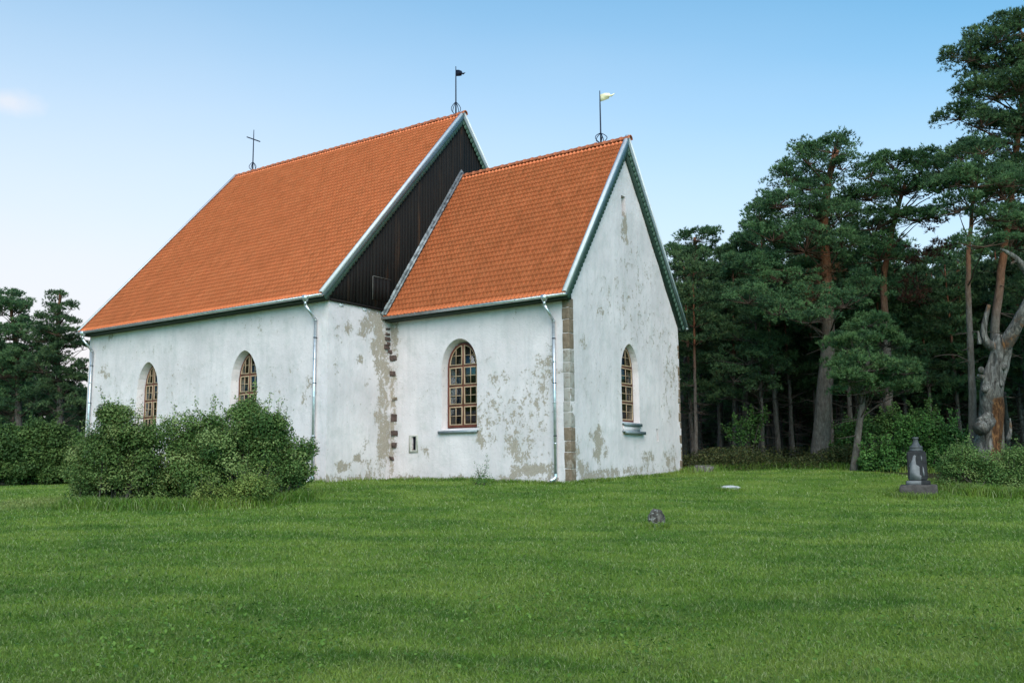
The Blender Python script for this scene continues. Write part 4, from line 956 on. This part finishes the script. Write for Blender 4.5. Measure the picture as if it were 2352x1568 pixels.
hero_pine('pine_tree', 92, 70, [(92, 930, 0), (90, 850, 0)], .2,
  [(80, 880, 45, 20), (120, 900, 40, 18), (60, 925, 60, 24), (110, 945, 60, 24), (20, 900, 50, 24)],
  131, 'shorter pine filling the gap between the two tall left pines', ts=.24, pads=22, tp=12, dead=4, group='pines left of the church')

# background pines: a few meshes, many trees
def bg_variant(seed, H, cb, spread):
    rng = np.random.default_rng(seed); root = empty('pine_tree'); tr = MB(); lean = rng.normal(0, .25, 2)
    P, R = trunk_tube(tr, [(0, 0, -.3), (lean[0] * .4, lean[1] * .4, H * .4), (lean[0], lean[1], H * .97)], .15, .03, rng, 8)
    lobes = []; z = H * cb
    while z < H:
        t = (z - H * cb) / (H - H * cb); rad = spread * (1 - t)**.7 + .35; n = 4 if t < .8 else 2
        a0 = rng.random() * 6
        for k in range(n):
            a = a0 + k * 2 * PI / n + rng.normal(0, .3); q = rad * rng.uniform(.35, .85); ap = attach_point(P, z)
            c = np.array([ap[0] + math.cos(a) * q, ap[1] + math.sin(a) * q, z + .15 + rng.normal(0, .15)]); s = rng.uniform(.55, .95) * (1.1 - .5 * t)
            lobes.append((c, (s, s, s * .42))); limb(tr, ap - np.array([0, 0, .3]), c, .035, rng, .05)
        z += rng.uniform(.65, .95)
    dead_twigs(tr, P, R, 1.0, H * cb, 26, rng, 1.3)
    tr.build('trunk', M_bark, root, smooth=True, tint=True); crown_from_lobes(lobes, rng, 28, 12, .22, 6, .30).build('crown', M_needle, root, tint=True); return root
VAR = [bg_variant(201, 12.5, .42, 1.9), bg_variant(202, 13.5, .52, 2.0), bg_variant(203, 11.5, .36, 1.7), bg_variant(204, 12.0, .30, 2.1), bg_variant(205, 13.0, .60, 1.8)]
used = set()
def place_copy(v, loc, rz, s, label, group, cat='tree'):
    src = VAR[v] if isinstance(v, int) else v
    if id(src) not in used:
        r = src; used.add(id(src))
    else:
        r = src.copy(); COL.objects.link(r)
        for ch in src.children: c = ch.copy(); COL.objects.link(c); c.parent = r
    r.location = loc; r.rotation_euler = (0, 0, rz); r.scale = (s[0], s[0], s[1]); tag(r, label, cat, group); return r
rb = np.random.default_rng(77); placed = []
def try_place(px0, px1, d0, d1, n, label, group, mind=1.6, smin=.85, smax=1.08, vs_=(0, 1, 2, 3, 4), topmax=None):
    c = 0; tries = 0
    while c < n and tries < 4000:
        tries += 1; px = rb.uniform(px0, px1); d = d0 + (d1 - d0) * rb.random()**.8; p = gpt(px, d)
        if any(math.hypot(p[0] - q[0], p[1] - q[1]) < mind for q in placed) or in_church(p[0], p[1], 2.5): continue
        v = vs_[rb.integers(len(vs_))]; s = rb.uniform(smin, smax); H = (12.5, 13.5, 11.5, 12, 13)[v]
        if topmax is not None:
            ytop = np.interp(px, *topmax); zmax = (1090 - ytop) / CF * d - .6 + .5; s = min(s, max(.35, (zmax - p[2]) / H))
        placed.append(p); place_copy(v, tuple(p), rb.uniform(0, 6.28), (max(s, .6), s), label, group); c += 1
TOP = ([1540, 1600, 1650, 1700, 1750, 1850, 2000, 2150, 2400, 2700], [640, 600, 660, 600, 520, 470, 490, 625, 540, 330])
try_place(1590, 2420, 43, 52, 38, 'slender pine standing just inside the dark right hand forest', 'pines inside the right hand forest', 1.5, topmax=TOP)
try_place(1560, 2600, 52, 72, 70, 'distant thin trunked pine deep in the right hand forest', 'distant pines in the right hand forest', 1.5, topmax=TOP)
try_place(2420, 3000, 30, 50, 9, 'pine standing beyond the right edge of the view', 'pines beyond the right edge', 2.0)
TOPL = ([-300, 0, 60, 200, 260], [700, 800, 850, 900, 930])
try_place(-260, 235, 62, 80, 26, 'dark background pine in the wood left of the church', 'background pines left of the church', 1.6, topmax=TOPL)

# far-off wood as one mass behind everything
rng = np.random.default_rng(9); fm = MB()
def far_band(px0, px1, d0, d1, n, htop):
    px = px0 + (px1 - px0) * rng.random(n); d = d0 + (d1 - d0) * rng.random(n); P = np.array([at(a, 1090, b_) for a, b_ in zip(px, d)]); g_ = gz(P[:, 0], P[:, 1])
    hh = np.interp(px, *htop) * (.8 + .14 * np.sin(px * .06) + .10 * np.sin(px * .17 + 1)); P[:, 2] = g_ + rng.random(n)**.9 * hh
    D = rng.standard_normal((n, 3)) * .5 + np.array([0, 0, .7]); tufts(fm, P, D, .75, .16, 6, rng, np.clip(.4 + .15 * rng.standard_normal(n), 0, 1))
far_band(1500, 3100, 74, 84, 26000, ([1500, 1800, 3100], [7.5, 8.5, 9]))
far_band(-500, 330, 82, 92, 13000, ([-500, 100, 330], [8, 6.5, 5.5]))
tag(fm.build('distant_wood', M_needle, tint=True), 'dense dark wood closing the background behind the pines', 'wood', kind='stuff')

# shrubs
def shrub(name, lobes_px, d, mat, seed, label, cat='bush', group=None, leaf=.08, dens=240, sprigs=9, base_px=None, wood=True, asp=.6, flat=.0):
    global rng
    rng = np.random.default_rng(seed); bpx = base_px if base_px is not None else np.mean([l[0] for l in lobes_px]); b = gpt(bpx, d); root = empty(name, tuple(b)); tag(root, label, cat, group)
    sc_ = d / CF; mb = MB(); wd = MB()
    for L in lobes_px:
        px, py, rx, ry = L[:4]; dd = L[4] if len(L) > 4 else 0; c = at(px, py, d + dd) - b; r = np.array([rx * sc_, rx * sc_, ry * sc_])
        nsub = max(8, int(15 * (r[0] * r[2]) / .25)); dirs = rng.standard_normal((nsub, 3)); dirs /= np.linalg.norm(dirs, axis=1)[:, None]
        sub = c + dirs * r * (.35 + .6 * rng.random((nsub, 1))**.6)
        for s_ in sub:
            sr = rng.uniform(.16, .36) if d < 45 else rng.uniform(.3, .5); nl = int(dens * (sr / .25)**2); u = rng.standard_normal((nl, 3)); u /= np.linalg.norm(u, axis=1)[:, None]
            P = s_ + u * sr * (.35 + .75 * rng.random((nl, 1))**.6) * np.array([1.15, 1.15, .85]); gzz = 0
            D = u * .6 + np.array([0, 0, .65]) + rng.standard_normal((nl, 3)) * .5
            t = np.clip(.48 + .26 * rng.standard_normal() + .10 * rng.standard_normal(nl), 0, 1)
            gl = gz(P[:, 0] + b[0], P[:, 1] + b[1]) - b[2]; k = P[:, 2] > gl + .02
            V, Fa, Fb, T = leaf_quads(P[k], D[k], leaf * (.7 + .6 * rng.random(k.sum())), asp, t[k]); mb.add(V, Fa, Fb, tint=T)
        for s_ in sub[::3]:
            g0 = np.array([c[0] * .75 + rng.normal(0, .2), c[1] * .75 + rng.normal(0, .2), 0.0]); limb(wd, g0, s_, .022, rng, .05)
        for _ in range(int(sprigs * r[0])):
            u = rng.standard_normal(3); u[2] = abs(u[2]) + .5; u /= np.linalg.norm(u); p0 = c + u * r * .9; ln = rng.uniform(.25, .6); e = p0 + (u * .6 + np.array([0, 0, .6])) * ln
            limb(wd, p0, e, .008, rng); nl = int(34 * ln / .4); t_ = rng.random((nl, 1)); P = p0 + (e - p0) * t_ + rng.normal(0, .045, (nl, 3))
            V, Fa, Fb, T = leaf_quads(P, rng.standard_normal((nl, 3)) + np.array([0, 0, .6]), leaf * .9, asp); mb.add(V, Fa, Fb, tint=np.clip(T * .5 + .4, 0, 1))
    mb.build('foliage', mat, root, tint=True)
    if wood: wd.build('branches', M_twig, root)
    return root
shrub('bush', [(270, 990, 45, 34), (230, 1040, 60, 44), (300, 1050, 70, 50), (240, 1100, 75, 46), (320, 1100, 70, 46), (190, 1075, 30, 34), (270, 960, 24, 22), (255, 945, 14, 16), (345, 1000, 30, 26), (200, 1125, 40, 24), (300, 1000, 40, 30), (270, 1050, 90, 50, 1.2), (340, 1060, 50, 50, 1.4)],
      26, M_leaf, 301, 'large olive green bush in front of the far nave window', leaf=.07, group='bushes before the nave')
shrub('bush', [(420, 1000, 50, 40), (480, 980, 50, 34), (560, 965, 45, 34), (600, 985, 50, 40), (540, 1020, 80, 50), (440, 1060, 70, 50), (620, 1040, 55, 50), (660, 1060, 42, 44), (560, 1085, 90, 46), (480, 1110, 70, 36), (650, 1110, 45, 34), (400, 1110, 50, 36), (575, 945, 26, 20), (690, 1035, 26, 24), (500, 1050, 100, 60, 1.4), (600, 1050, 80, 60, 1.5), (640, 985, 30, 26), (690, 1090, 26, 30)],
      26.5, M_leaf, 302, 'largest olive green bush covering the foot of the near nave window', leaf=.07, group='bushes before the nave')
shrub('small_shrub', [(565, 1125, 40, 26), (590, 1120, 34, 26), (540, 1135, 26, 18)], 24.6, M_leaf4, 303, 'low yellow green shrub at the front right foot of the bushes', leaf=.06, sprigs=12, group='low shrubs at the foot of the bushes')
shrub('small_shrub', [(470, 1140, 32, 18), (495, 1138, 26, 16)], 24.4, M_leaf4, 304, 'smaller yellow green shrub at the front middle of the bushes', leaf=.06, sprigs=12, group='low shrubs at the foot of the bushes')
shrub('hedge_bush', [(20, 1030, 70, 50), (90, 1010, 60, 44), (60, 1070, 90, 44), (-60, 1040, 90, 60), (130, 1040, 40, 34), (130, 1080, 50, 34)], 47, M_leaf3, 305, 'tall dark green thicket at the left edge of the lawn', leaf=.13, dens=110, sprigs=10, group='dark thicket left of the lawn')
shrub('hedge_bush', [(170, 1040, 40, 40), (200, 1070, 60, 44), (150, 1085, 50, 34), (240, 1060, 60, 50)], 49, M_leaf3, 306, 'dark green thicket half hidden behind the olive bush', leaf=.13, dens=110, sprigs=10, group='dark thicket left of the lawn')
shrub('bush', [(2195, 1060, 40, 32), (2250, 1078, 50, 38), (2310, 1085, 50, 38), (2190, 1090, 36, 28), (2270, 1100, 60, 34), (2350, 1068, 45, 40), (2400, 1060, 70, 50), (2330, 1105, 60, 30), (2215, 1045, 26, 22), (2440, 1090, 70, 40)],
      29.5, M_leaf, 307, 'olive green bush beside the gravestone under the dead tree', leaf=.062, sprigs=9)
shrub('small_shrub', [(2150, 1010, 28, 26), (2120, 1040, 34, 34), (2080, 1000, 34, 22), (2060, 1040, 34, 30), (2020, 1050, 34, 30), (2050, 1075, 44, 20), (2000, 1075, 24, 16), (2190, 1000, 34, 22), (2110, 985, 26, 16), (2140, 1060, 34, 26)], 35.5, M_leaf2, 308, 'bright green sapling thicket behind the gravestone', leaf=.10, dens=120, sprigs=20)
shrub('small_shrub', [(2060, 975, 50, 20), (1990, 990, 50, 22), (1960, 1010, 44, 24), (2120, 960, 36, 16), (1930, 1040, 40, 20)], 40, M_leaf3, 309, 'dark broadleaf undergrowth between the pine trunks', leaf=.12, dens=90, sprigs=16)
shrub('small_shrub', [(1700, 985, 26, 14), (1725, 1000, 22, 10), (1690, 1010, 22, 12), (1740, 960, 20, 10)], 42, M_leaf2, 310, 'thin leafy sapling in the dark behind the stump', leaf=.10, dens=26, sprigs=20)
shrub('small_shrub', [(1105, 1101, 13, 7)], 30.6, M_leaf2, 311, 'little weed growing against the chancel wall foot', 'plant', leaf=.05, dens=60, sprigs=30)

# ground cover along the forest edge
rng = np.random.default_rng(15); uc = MB(); n = 70000
px = 1560 + 900 * rng.random(n); d = 36.5 + 10 * rng.random(n)**1.3; P = np.array([at(a, 1090, b_) for a, b_ in zip(px, d)]); f_ = forest_amount(P[:, 0], P[:, 1])
k = (rng.random(n) < f_) & ~in_church(P[:, 0], P[:, 1], .3); P = P[k]; n = len(P)
hm = .38 + .60 * (.5 + .5 * np.sin(P[:, 0] * 1.1 + 2 * np.sin(P[:, 1] * .6)))
P[:, 2] = gz(P[:, 0], P[:, 1]) + rng.random(n) * hm
V, Fa, Fb, T = leaf_quads(P, rng.standard_normal((n, 3)) * .6 + np.array([0, 0, .8]), .07 + .05 * rng.random(n), .6); uc.add(V, Fa, Fb, tint=T)
tag(uc.build('undergrowth', make_leaf('undergrowth_leaves', (.025, .036, .012), (.055, .068, .020), (.10, .095, .032)), tint=True), 'low brownish green undergrowth along the edge of the wood', 'undergrowth', kind='stuff')

# ------------------------------------------------------------------ dead tree
def make_deadwood():
    m, nt, bs = new_mat('weathered_deadwood'); v = coords(nt, (1, 1, .22)); n = noise_tex(nt, v, 9, 9, .75, 1.0); n2 = noise_tex(nt, coords(nt), 1.3, 5, .6, .8); a = attr(nt, 'tint')
    c = ramp(nt, n, [(.36, (.022, .019, .017)), (.5, (.105, .095, .085)), (.62, (.25, .23, .21))])
    c = mixc(nt, ramp(nt, n2, [(.52, (0, 0, 0)), (.62, (.7, .7, .7))]), c, (.07, .06, .052))
    rot = ramp(nt, n, [(.36, (.015, .008, .005)), (.5, (.085, .036, .015)), (.62, (.23, .11, .045))])
    s = math_node(nt, 'ADD', a, math_node(nt, 'MULTIPLY', math_node(nt, 'SUBTRACT', n2, .5), 1.1))
    s = math_node(nt, 'ADD', s, math_node(nt, 'MULTIPLY', math_node(nt, 'SUBTRACT', n, .5), .6))
    c = mixc(nt, ramp(nt, s, [(.56, (0, 0, 0)), (.72, (1, 1, 1))]), c, rot)
    nt.links.new(c, bs.inputs['Base Color']); bs.inputs['Roughness'].default_value = .85; bs.inputs['Specular IOR Level'].default_value = .2; bump(nt, bs, n, 1.0, .05); return m
M_dead = make_deadwood()
rng = np.random.default_rng(44); DD = 33.0; sc_ = DD / CF
db = gpt(2275, DD); dt = empty('dead_tree', tuple(db)); tag(dt, 'gnarled grey dead tree with rotten orange hollow and forked bare limbs', 'tree')
def gnarl(mb, pts, seg=22, amp=.16, step=.10):
    """pts: (px, py, width px, dd)"""
    K = np.array([[*(at(p[0], p[1], DD + p[3]) - db), p[2] * sc_ / 2 * .86] for p in pts]); L = np.concatenate([[0], np.cumsum(np.linalg.norm(np.diff(K[:, :3], axis=0), axis=1))])
    s = np.linspace(0, L[-1], max(6, int(L[-1] / step))); Q = np.stack([np.interp(s, L, K[:, k]) for k in range(4)], 1)
    for _ in range(3): Q[1:-1] = (Q[:-2] + 2 * Q[1:-1] + Q[2:]) / 4
    n0 = len(mb.V); mb.tube(Q[:, :3], Q[:, 3], seg, True); V = mb.V[-1]; T = mb.T[-1]
    cen = np.repeat(Q[:, :3], seg, 0); rad = V - cen; rl = np.linalg.norm(rad, axis=1)[:, None]; ang = np.tile(np.arange(seg) / seg * 2 * PI, len(Q)); hh = np.repeat(s, seg)
    f = np.array([mnoise.fractal(Vector((math.cos(a + h_ * .5) * 1.3, math.sin(a + h_ * .5) * 1.3, h_ * .55)), 1.0, 2.0, 3) for a, h_ in zip(ang, hh)])[:, None]
    rg = (np.sin(ang * 5 + hh * 2.2 + 2 * np.sin(hh * .9)) * .07 + np.sin(ang * 11 - hh * 1.3) * .03)[:, None]
    V[:] = cen + rad * (1 + amp * 1.5 * (f - f.mean()) + rg)
    return V, T, Q
mb = MB()
V, T, Q = gnarl(mb, [(2270, 1060, 74, 0), (2272, 1010, 62, 0), (2278, 960, 56, 0), (2276, 905, 60, 0), (2284, 860, 54, 0), (2294, 820, 48, 0), (2298, 790, 50, 0), (2303, 770, 40, 0)], 26, .17)
wc = V + db; pxy = np.stack([(wc - C0) @ RT / ((wc - C0) @ FW) * CF + 1176, 784 - (wc - C0) @ UP / ((wc - C0) @ FW) * CF], 1)
T[:] = .12 + .80 * np.clip((pxy[:, 0] - 2262) / 26, 0, 1) * np.clip((pxy[:, 1] - 896) / 34, 0, 1) * (((wc - at(2278, 960, DD)) @ FW) < .25)
for c_, r_, s_ in (((2262, 893), .13, 1), ((2296, 880), .11, 1), ((2254, 850), .10, 1), ((2306, 842), .10, 1)):   # burls
    p = at(c_[0], c_[1], DD - .32) - db; th = np.linspace(0, PI, 9); ph = np.arange(12) / 12 * 2 * PI
    VV = np.array([[r_ * math.sin(a) * math.cos(b_), r_ * math.sin(a) * math.sin(b_) , r_ * math.cos(a) * 1.25] for a in th for b_ in ph]) + p
    VV += np.array([tuple(mnoise.noise_vector(Vector(q * 4))) for q in VV]) * .05
    i, j = np.meshgrid(np.arange(8), np.arange(12), indexing='ij'); i = i.ravel(); j = j.ravel(); mb.add(VV, np.stack([i*12+j, (i+1)*12+j, (i+1)*12+(j+1)%12, i*12+(j+1)%12], 1), tint=np.full(len(VV), .2))
# sawn stubs
def stub(a, b, r0, r1):
    A = at(*a) - db; B = at(*b) - db; mb.tube([A, A * .5 + B * .5, B], [r0, (r0 + r1) / 2 * 1.05, r1], 16, True, .03, rng, tint=.2)
stub((2280, 960, DD), (2250, 985, DD - .55), .22, .24); stub((2290, 940, DD), (2250, 968, DD - .45), .14, .13); stub((2270, 870, DD), (2246, 862, DD - .1), .10, .05)
gnarl(mb, [(2292, 800, 34, 0), (2268, 790, 22, 0), (2258, 765, 17, 0), (2264, 730, 14, 0), (2272, 700, 10, 0)], 12, .12)
gnarl(mb, [(2296, 815, 40, 0), (2312, 785, 32, -.2), (2335, 748, 30, -.4), (2356, 705, 26, -.6), (2378, 660, 22, -.8), (2390, 640, 18, -.9)], 14, .12)
gnarl(mb, [(2380, 670, 18, -.8), (2368, 640, 20, -.8), (2352, 612, 19, -.8), (2330, 590, 14, -.8), (2306, 574, 8, -.8), (2297, 572, 5, -.8)], 12, .12)
gnarl(mb, [(2338, 596, 10, -.8), (2322, 606, 6, -.8)], 8, .08)
gnarl(mb, [(2250, 790, 12, -.2), (2246, 760, 5, -.2)], 8, .08)
mb.build('trunk', M_dead, dt, smooth=True, tint=True)
mb = MB(); gnarl(mb, [(2315, 1010, 14, -.5), (2322, 985, 9, -.5), (2320, 960, 3, -.5)], 8, .1); mb.build('splinter', M_dead, dt, tint=True)
mb = MB(); p = at(2300, 905, DD - .24) - db   # dark mouth of the hollow
V = np.array([[.17 * math.cos(t) * (1 + .2 * math.sin(3 * t)), 0, .12 * math.sin(t)] for t in np.linspace(0, 2 * PI, 14)[:-1]]); bb = MB()
RR = np.array([RH[0], RH[1], 0]); F2 = np.array([FH[0], FH[1], 0])
pts = [p + RR * v[0] + np.array([0, 0, v[2]]) for v in V]; back = [p + (q - p) * .5 + F2 * .3 for q in pts]; nn = len(pts); i = np.arange(nn)
mb.add(pts + back, np.stack([i, (i+1) % nn, (i+1) % nn + nn, i + nn], 1), np.array([i[::-1]]), np.array([i + nn])); mb.build('hollow', M_black, dt)

# ------------------------------------------------------------------ gravestone
gb_ = gpt(2108, 28.0); gr = empty('gravestone', tuple(gb_), RTA - .42); tag(gr, 'dark stone grave monument with pale worn patch on a rough plinth', 'gravestone')
M_grave = mat_noise('dark_granite', (.010, .009, .010), (.032, .029, .032), 5, .6, bstr=.35, bdist=.01, spec=.3)
M_gravebase = mat_noise('rough_plinth_stone', (.04, .034, .032), (.105, .088, .082), 6, .9, bstr=1.0, bdist=.03)
M_worn = mat_noise('worn_granite', (.12, .12, .125), (.20, .20, .205), 7, .7, bstr=.4, bdist=.006)
def bbox_mesh(lo, hi, bev, seg=2, taper=1.0, vert_only=False):
    bm = bmesh.new(); bmesh.ops.create_cube(bm, size=1)
    for v in bm.verts:
        k = taper if v.co.z > 0 else 1.0; v.co = Vector([(lo[a] + hi[a]) / 2 + v.co[a] * (hi[a] - lo[a]) * (k if a < 2 else 1) for a in range(3)])
    es = [e for e in bm.edges if abs(e.verts[0].co.z - e.verts[1].co.z) > .01] if vert_only else bm.edges[:]
    bmesh.ops.bevel(bm, geom=es, offset=bev, segments=seg, affect='EDGES'); me = bpy.data.meshes.new('m'); bm.to_mesh(me); bm.free(); return me
mb = MB(); rough_block(mb, (-.50, -.36, -.15), (.50, .36, .34), .018); mb.build('base_block', M_gravebase, gr)
link('plinth', bbox_mesh((-.33, -.27, .325), (.33, .27, .47), .025), M_grave, gr)
sh = link('shaft', bbox_mesh((-.265, -.22, .46), (.265, .22, 1.31), .035, 3, .985), M_grave, gr)
def lathe(mb, prof, n=28):
    V = [(r * math.cos(2 * PI * k / n), r * math.sin(2 * PI * k / n) * .9, z) for r, z in prof for k in range(n)]
    i, j = np.meshgrid(np.arange(len(prof) - 1), np.arange(n), indexing='ij'); i = i.ravel(); j = j.ravel()
    mb.add(V, np.stack([i*n+j, i*n+(j+1)%n, (i+1)*n+(j+1)%n, (i+1)*n+j], 1))
mb = MB(); lathe(mb, [(0, 1.30), (.18, 1.305), (.185, 1.34), (.175, 1.37), (.172, 1.40), (.18, 1.41), (.185, 1.43), (.17, 1.45), (.14, 1.465), (.11, 1.49), (.085, 1.54), (.07, 1.60), (.066, 1.65), (.075, 1.66), (.092, 1.675), (.095, 1.70), (.08, 1.715), (0, 1.72)]); mb.build('urn_finial', mat_noise('grey_granite', (.03, .031, .034), (.12, .125, .13), 7, .6, bstr=.4, bdist=.006), gr)
mb = MB(); extrude_poly(mb, [(-.22, .475), (.09, .475), (.10, .60), (.06, .63), (.065, .86), (-.02, .92), (-.03, 1.08), (-.01, 1.17), (-.05, 1.20), (-.09, 1.17), (-.12, 1.06), (-.22, .88), (-.19, .84), (-.20, .70)], 1, -.227, -.219); mb.build('worn_patch', M_worn, gr)
mb = MB(); extrude_poly(mb, [(.165, .56), (.185, .62), (.18, .80), (.15, .88), (.14, .70)], 1, -.2262, -.219); extrude_poly(mb, [(.12, 1.06), (.14, 1.0), (.15, 1.1), (.12, 1.2)], 1, -.226, -.219); mb.build('worn_patch', M_worn, gr)
mb = MB(); extrude_poly(mb, [(-.33, .335), (.08, .335), (.09, .455), (-.30, .455)], 1, -.274, -.268); mb.build('worn_patch', M_worn, gr)

# ------------------------------------------------------------------ stones and stump
def rock(name, px, d, sx_, sy_, sz_, seed, mat, label, cat, rz=0.0, sink=.12, flat=0.0, jag=.28):
    bm = bmesh.new(); bmesh.ops.create_icosphere(bm, subdivisions=4, radius=1); off = Vector((seed * 3.1, seed * 1.7, 0))
    for v in bm.verts:
        p = v.co.copy(); f = 1 + jag * mnoise.fractal(p * 1.3 + off, 1, 2, 4) + .07 * mnoise.noise(p * 5 + off)
        p = p * f; p.x = math.copysign(abs(p.x)**.85, p.x); p.z = math.copysign(abs(p.z)**(.8 if flat else 1), p.z); v.co = Vector((p.x * sx_, p.y * sy_, p.z * sz_ + sz_ * (1 - sink)))
    me = bpy.data.meshes.new(name); bm.to_mesh(me); bm.free(); me.materials.append(mat)
    for f in me.polygons: f.use_smooth = True
    o = bpy.data.objects.new(name, me); COL.objects.link(o); b = gpt(px, d); o.location = tuple(b - np.array([0, 0, sz_ * .15])); o.rotation_euler = (0, 0, rz); tag(o, label, cat); return o
m, nt, bs = new_mat('lichened_stone'); v = coords(nt); n1 = noise_tex(nt, coords(nt, (1, 1, .45)), 9, 7, .7, .6); n2 = noise_tex(nt, v, 12, 6, .65, 1.0)
c = ramp(nt, n1, [(.36, (.018, .015, .012)), (.5, (.06, .052, .042)), (.64, (.14, .125, .105))]); c = mixc(nt, ramp(nt, n2, [(.55, (0, 0, 0)), (.60, (.8, .8, .8))]), c, (.28, .28, .25))
nt.links.new(c, bs.inputs['Base Color']); bs.inputs['Roughness'].default_value = .92; bump(nt, bs, n1, 1.0, .05)
rock('standing_stone', 1505, 21.2, .19, .15, .235, 3, m, 'small upright grey lichen covered stone alone in the lawn', 'stone', RTA, .25, 0, .16)
rock('flat_stone', 1676, 29, .29, .20, .075, 8, mat_noise('pale_limestone', (.34, .33, .32), (.58, .57, .56), 5, .85, bstr=.7, bdist=.02), 'flat pale stone lying in the grass beside the east gable', 'stone', RTA, .1, 1)
rock('pink_stone', 1972, 36, .18, .14, .12, 5, mat_noise('pinkish_granite', (.16, .10, .08), (.30, .20, .16), 6, .9, bstr=.7, bdist=.02), 'small pinkish stone at the edge of the undergrowth', 'stone', .4, .1, 0)
sb = gpt(1617, 37.6); st = empty('tree_stump', tuple(sb)); tag(st, 'low weathered grey tree stump by the forest edge behind the church', 'stump')
rng = np.random.default_rng(6); mb = MB(); mb.tube([(0, 0, -.2), (0, 0, .02), (.01, 0, .14), (.02, 0, .25)], [.50, .44, .38, .36], 20, True, .06, rng, tint=.2); mb.build('stump_wood', M_dead, st, tint=True, smooth=False)
mb = MB(); mb.tube([(.02, 0, .252), (.02, 0, .262)], [.335, .33], 20, True, .04, rng); mb.build('cut_face', mat_noise('cut_wood', (.16, .15, .14), (.27, .255, .24), 8, .9), st)
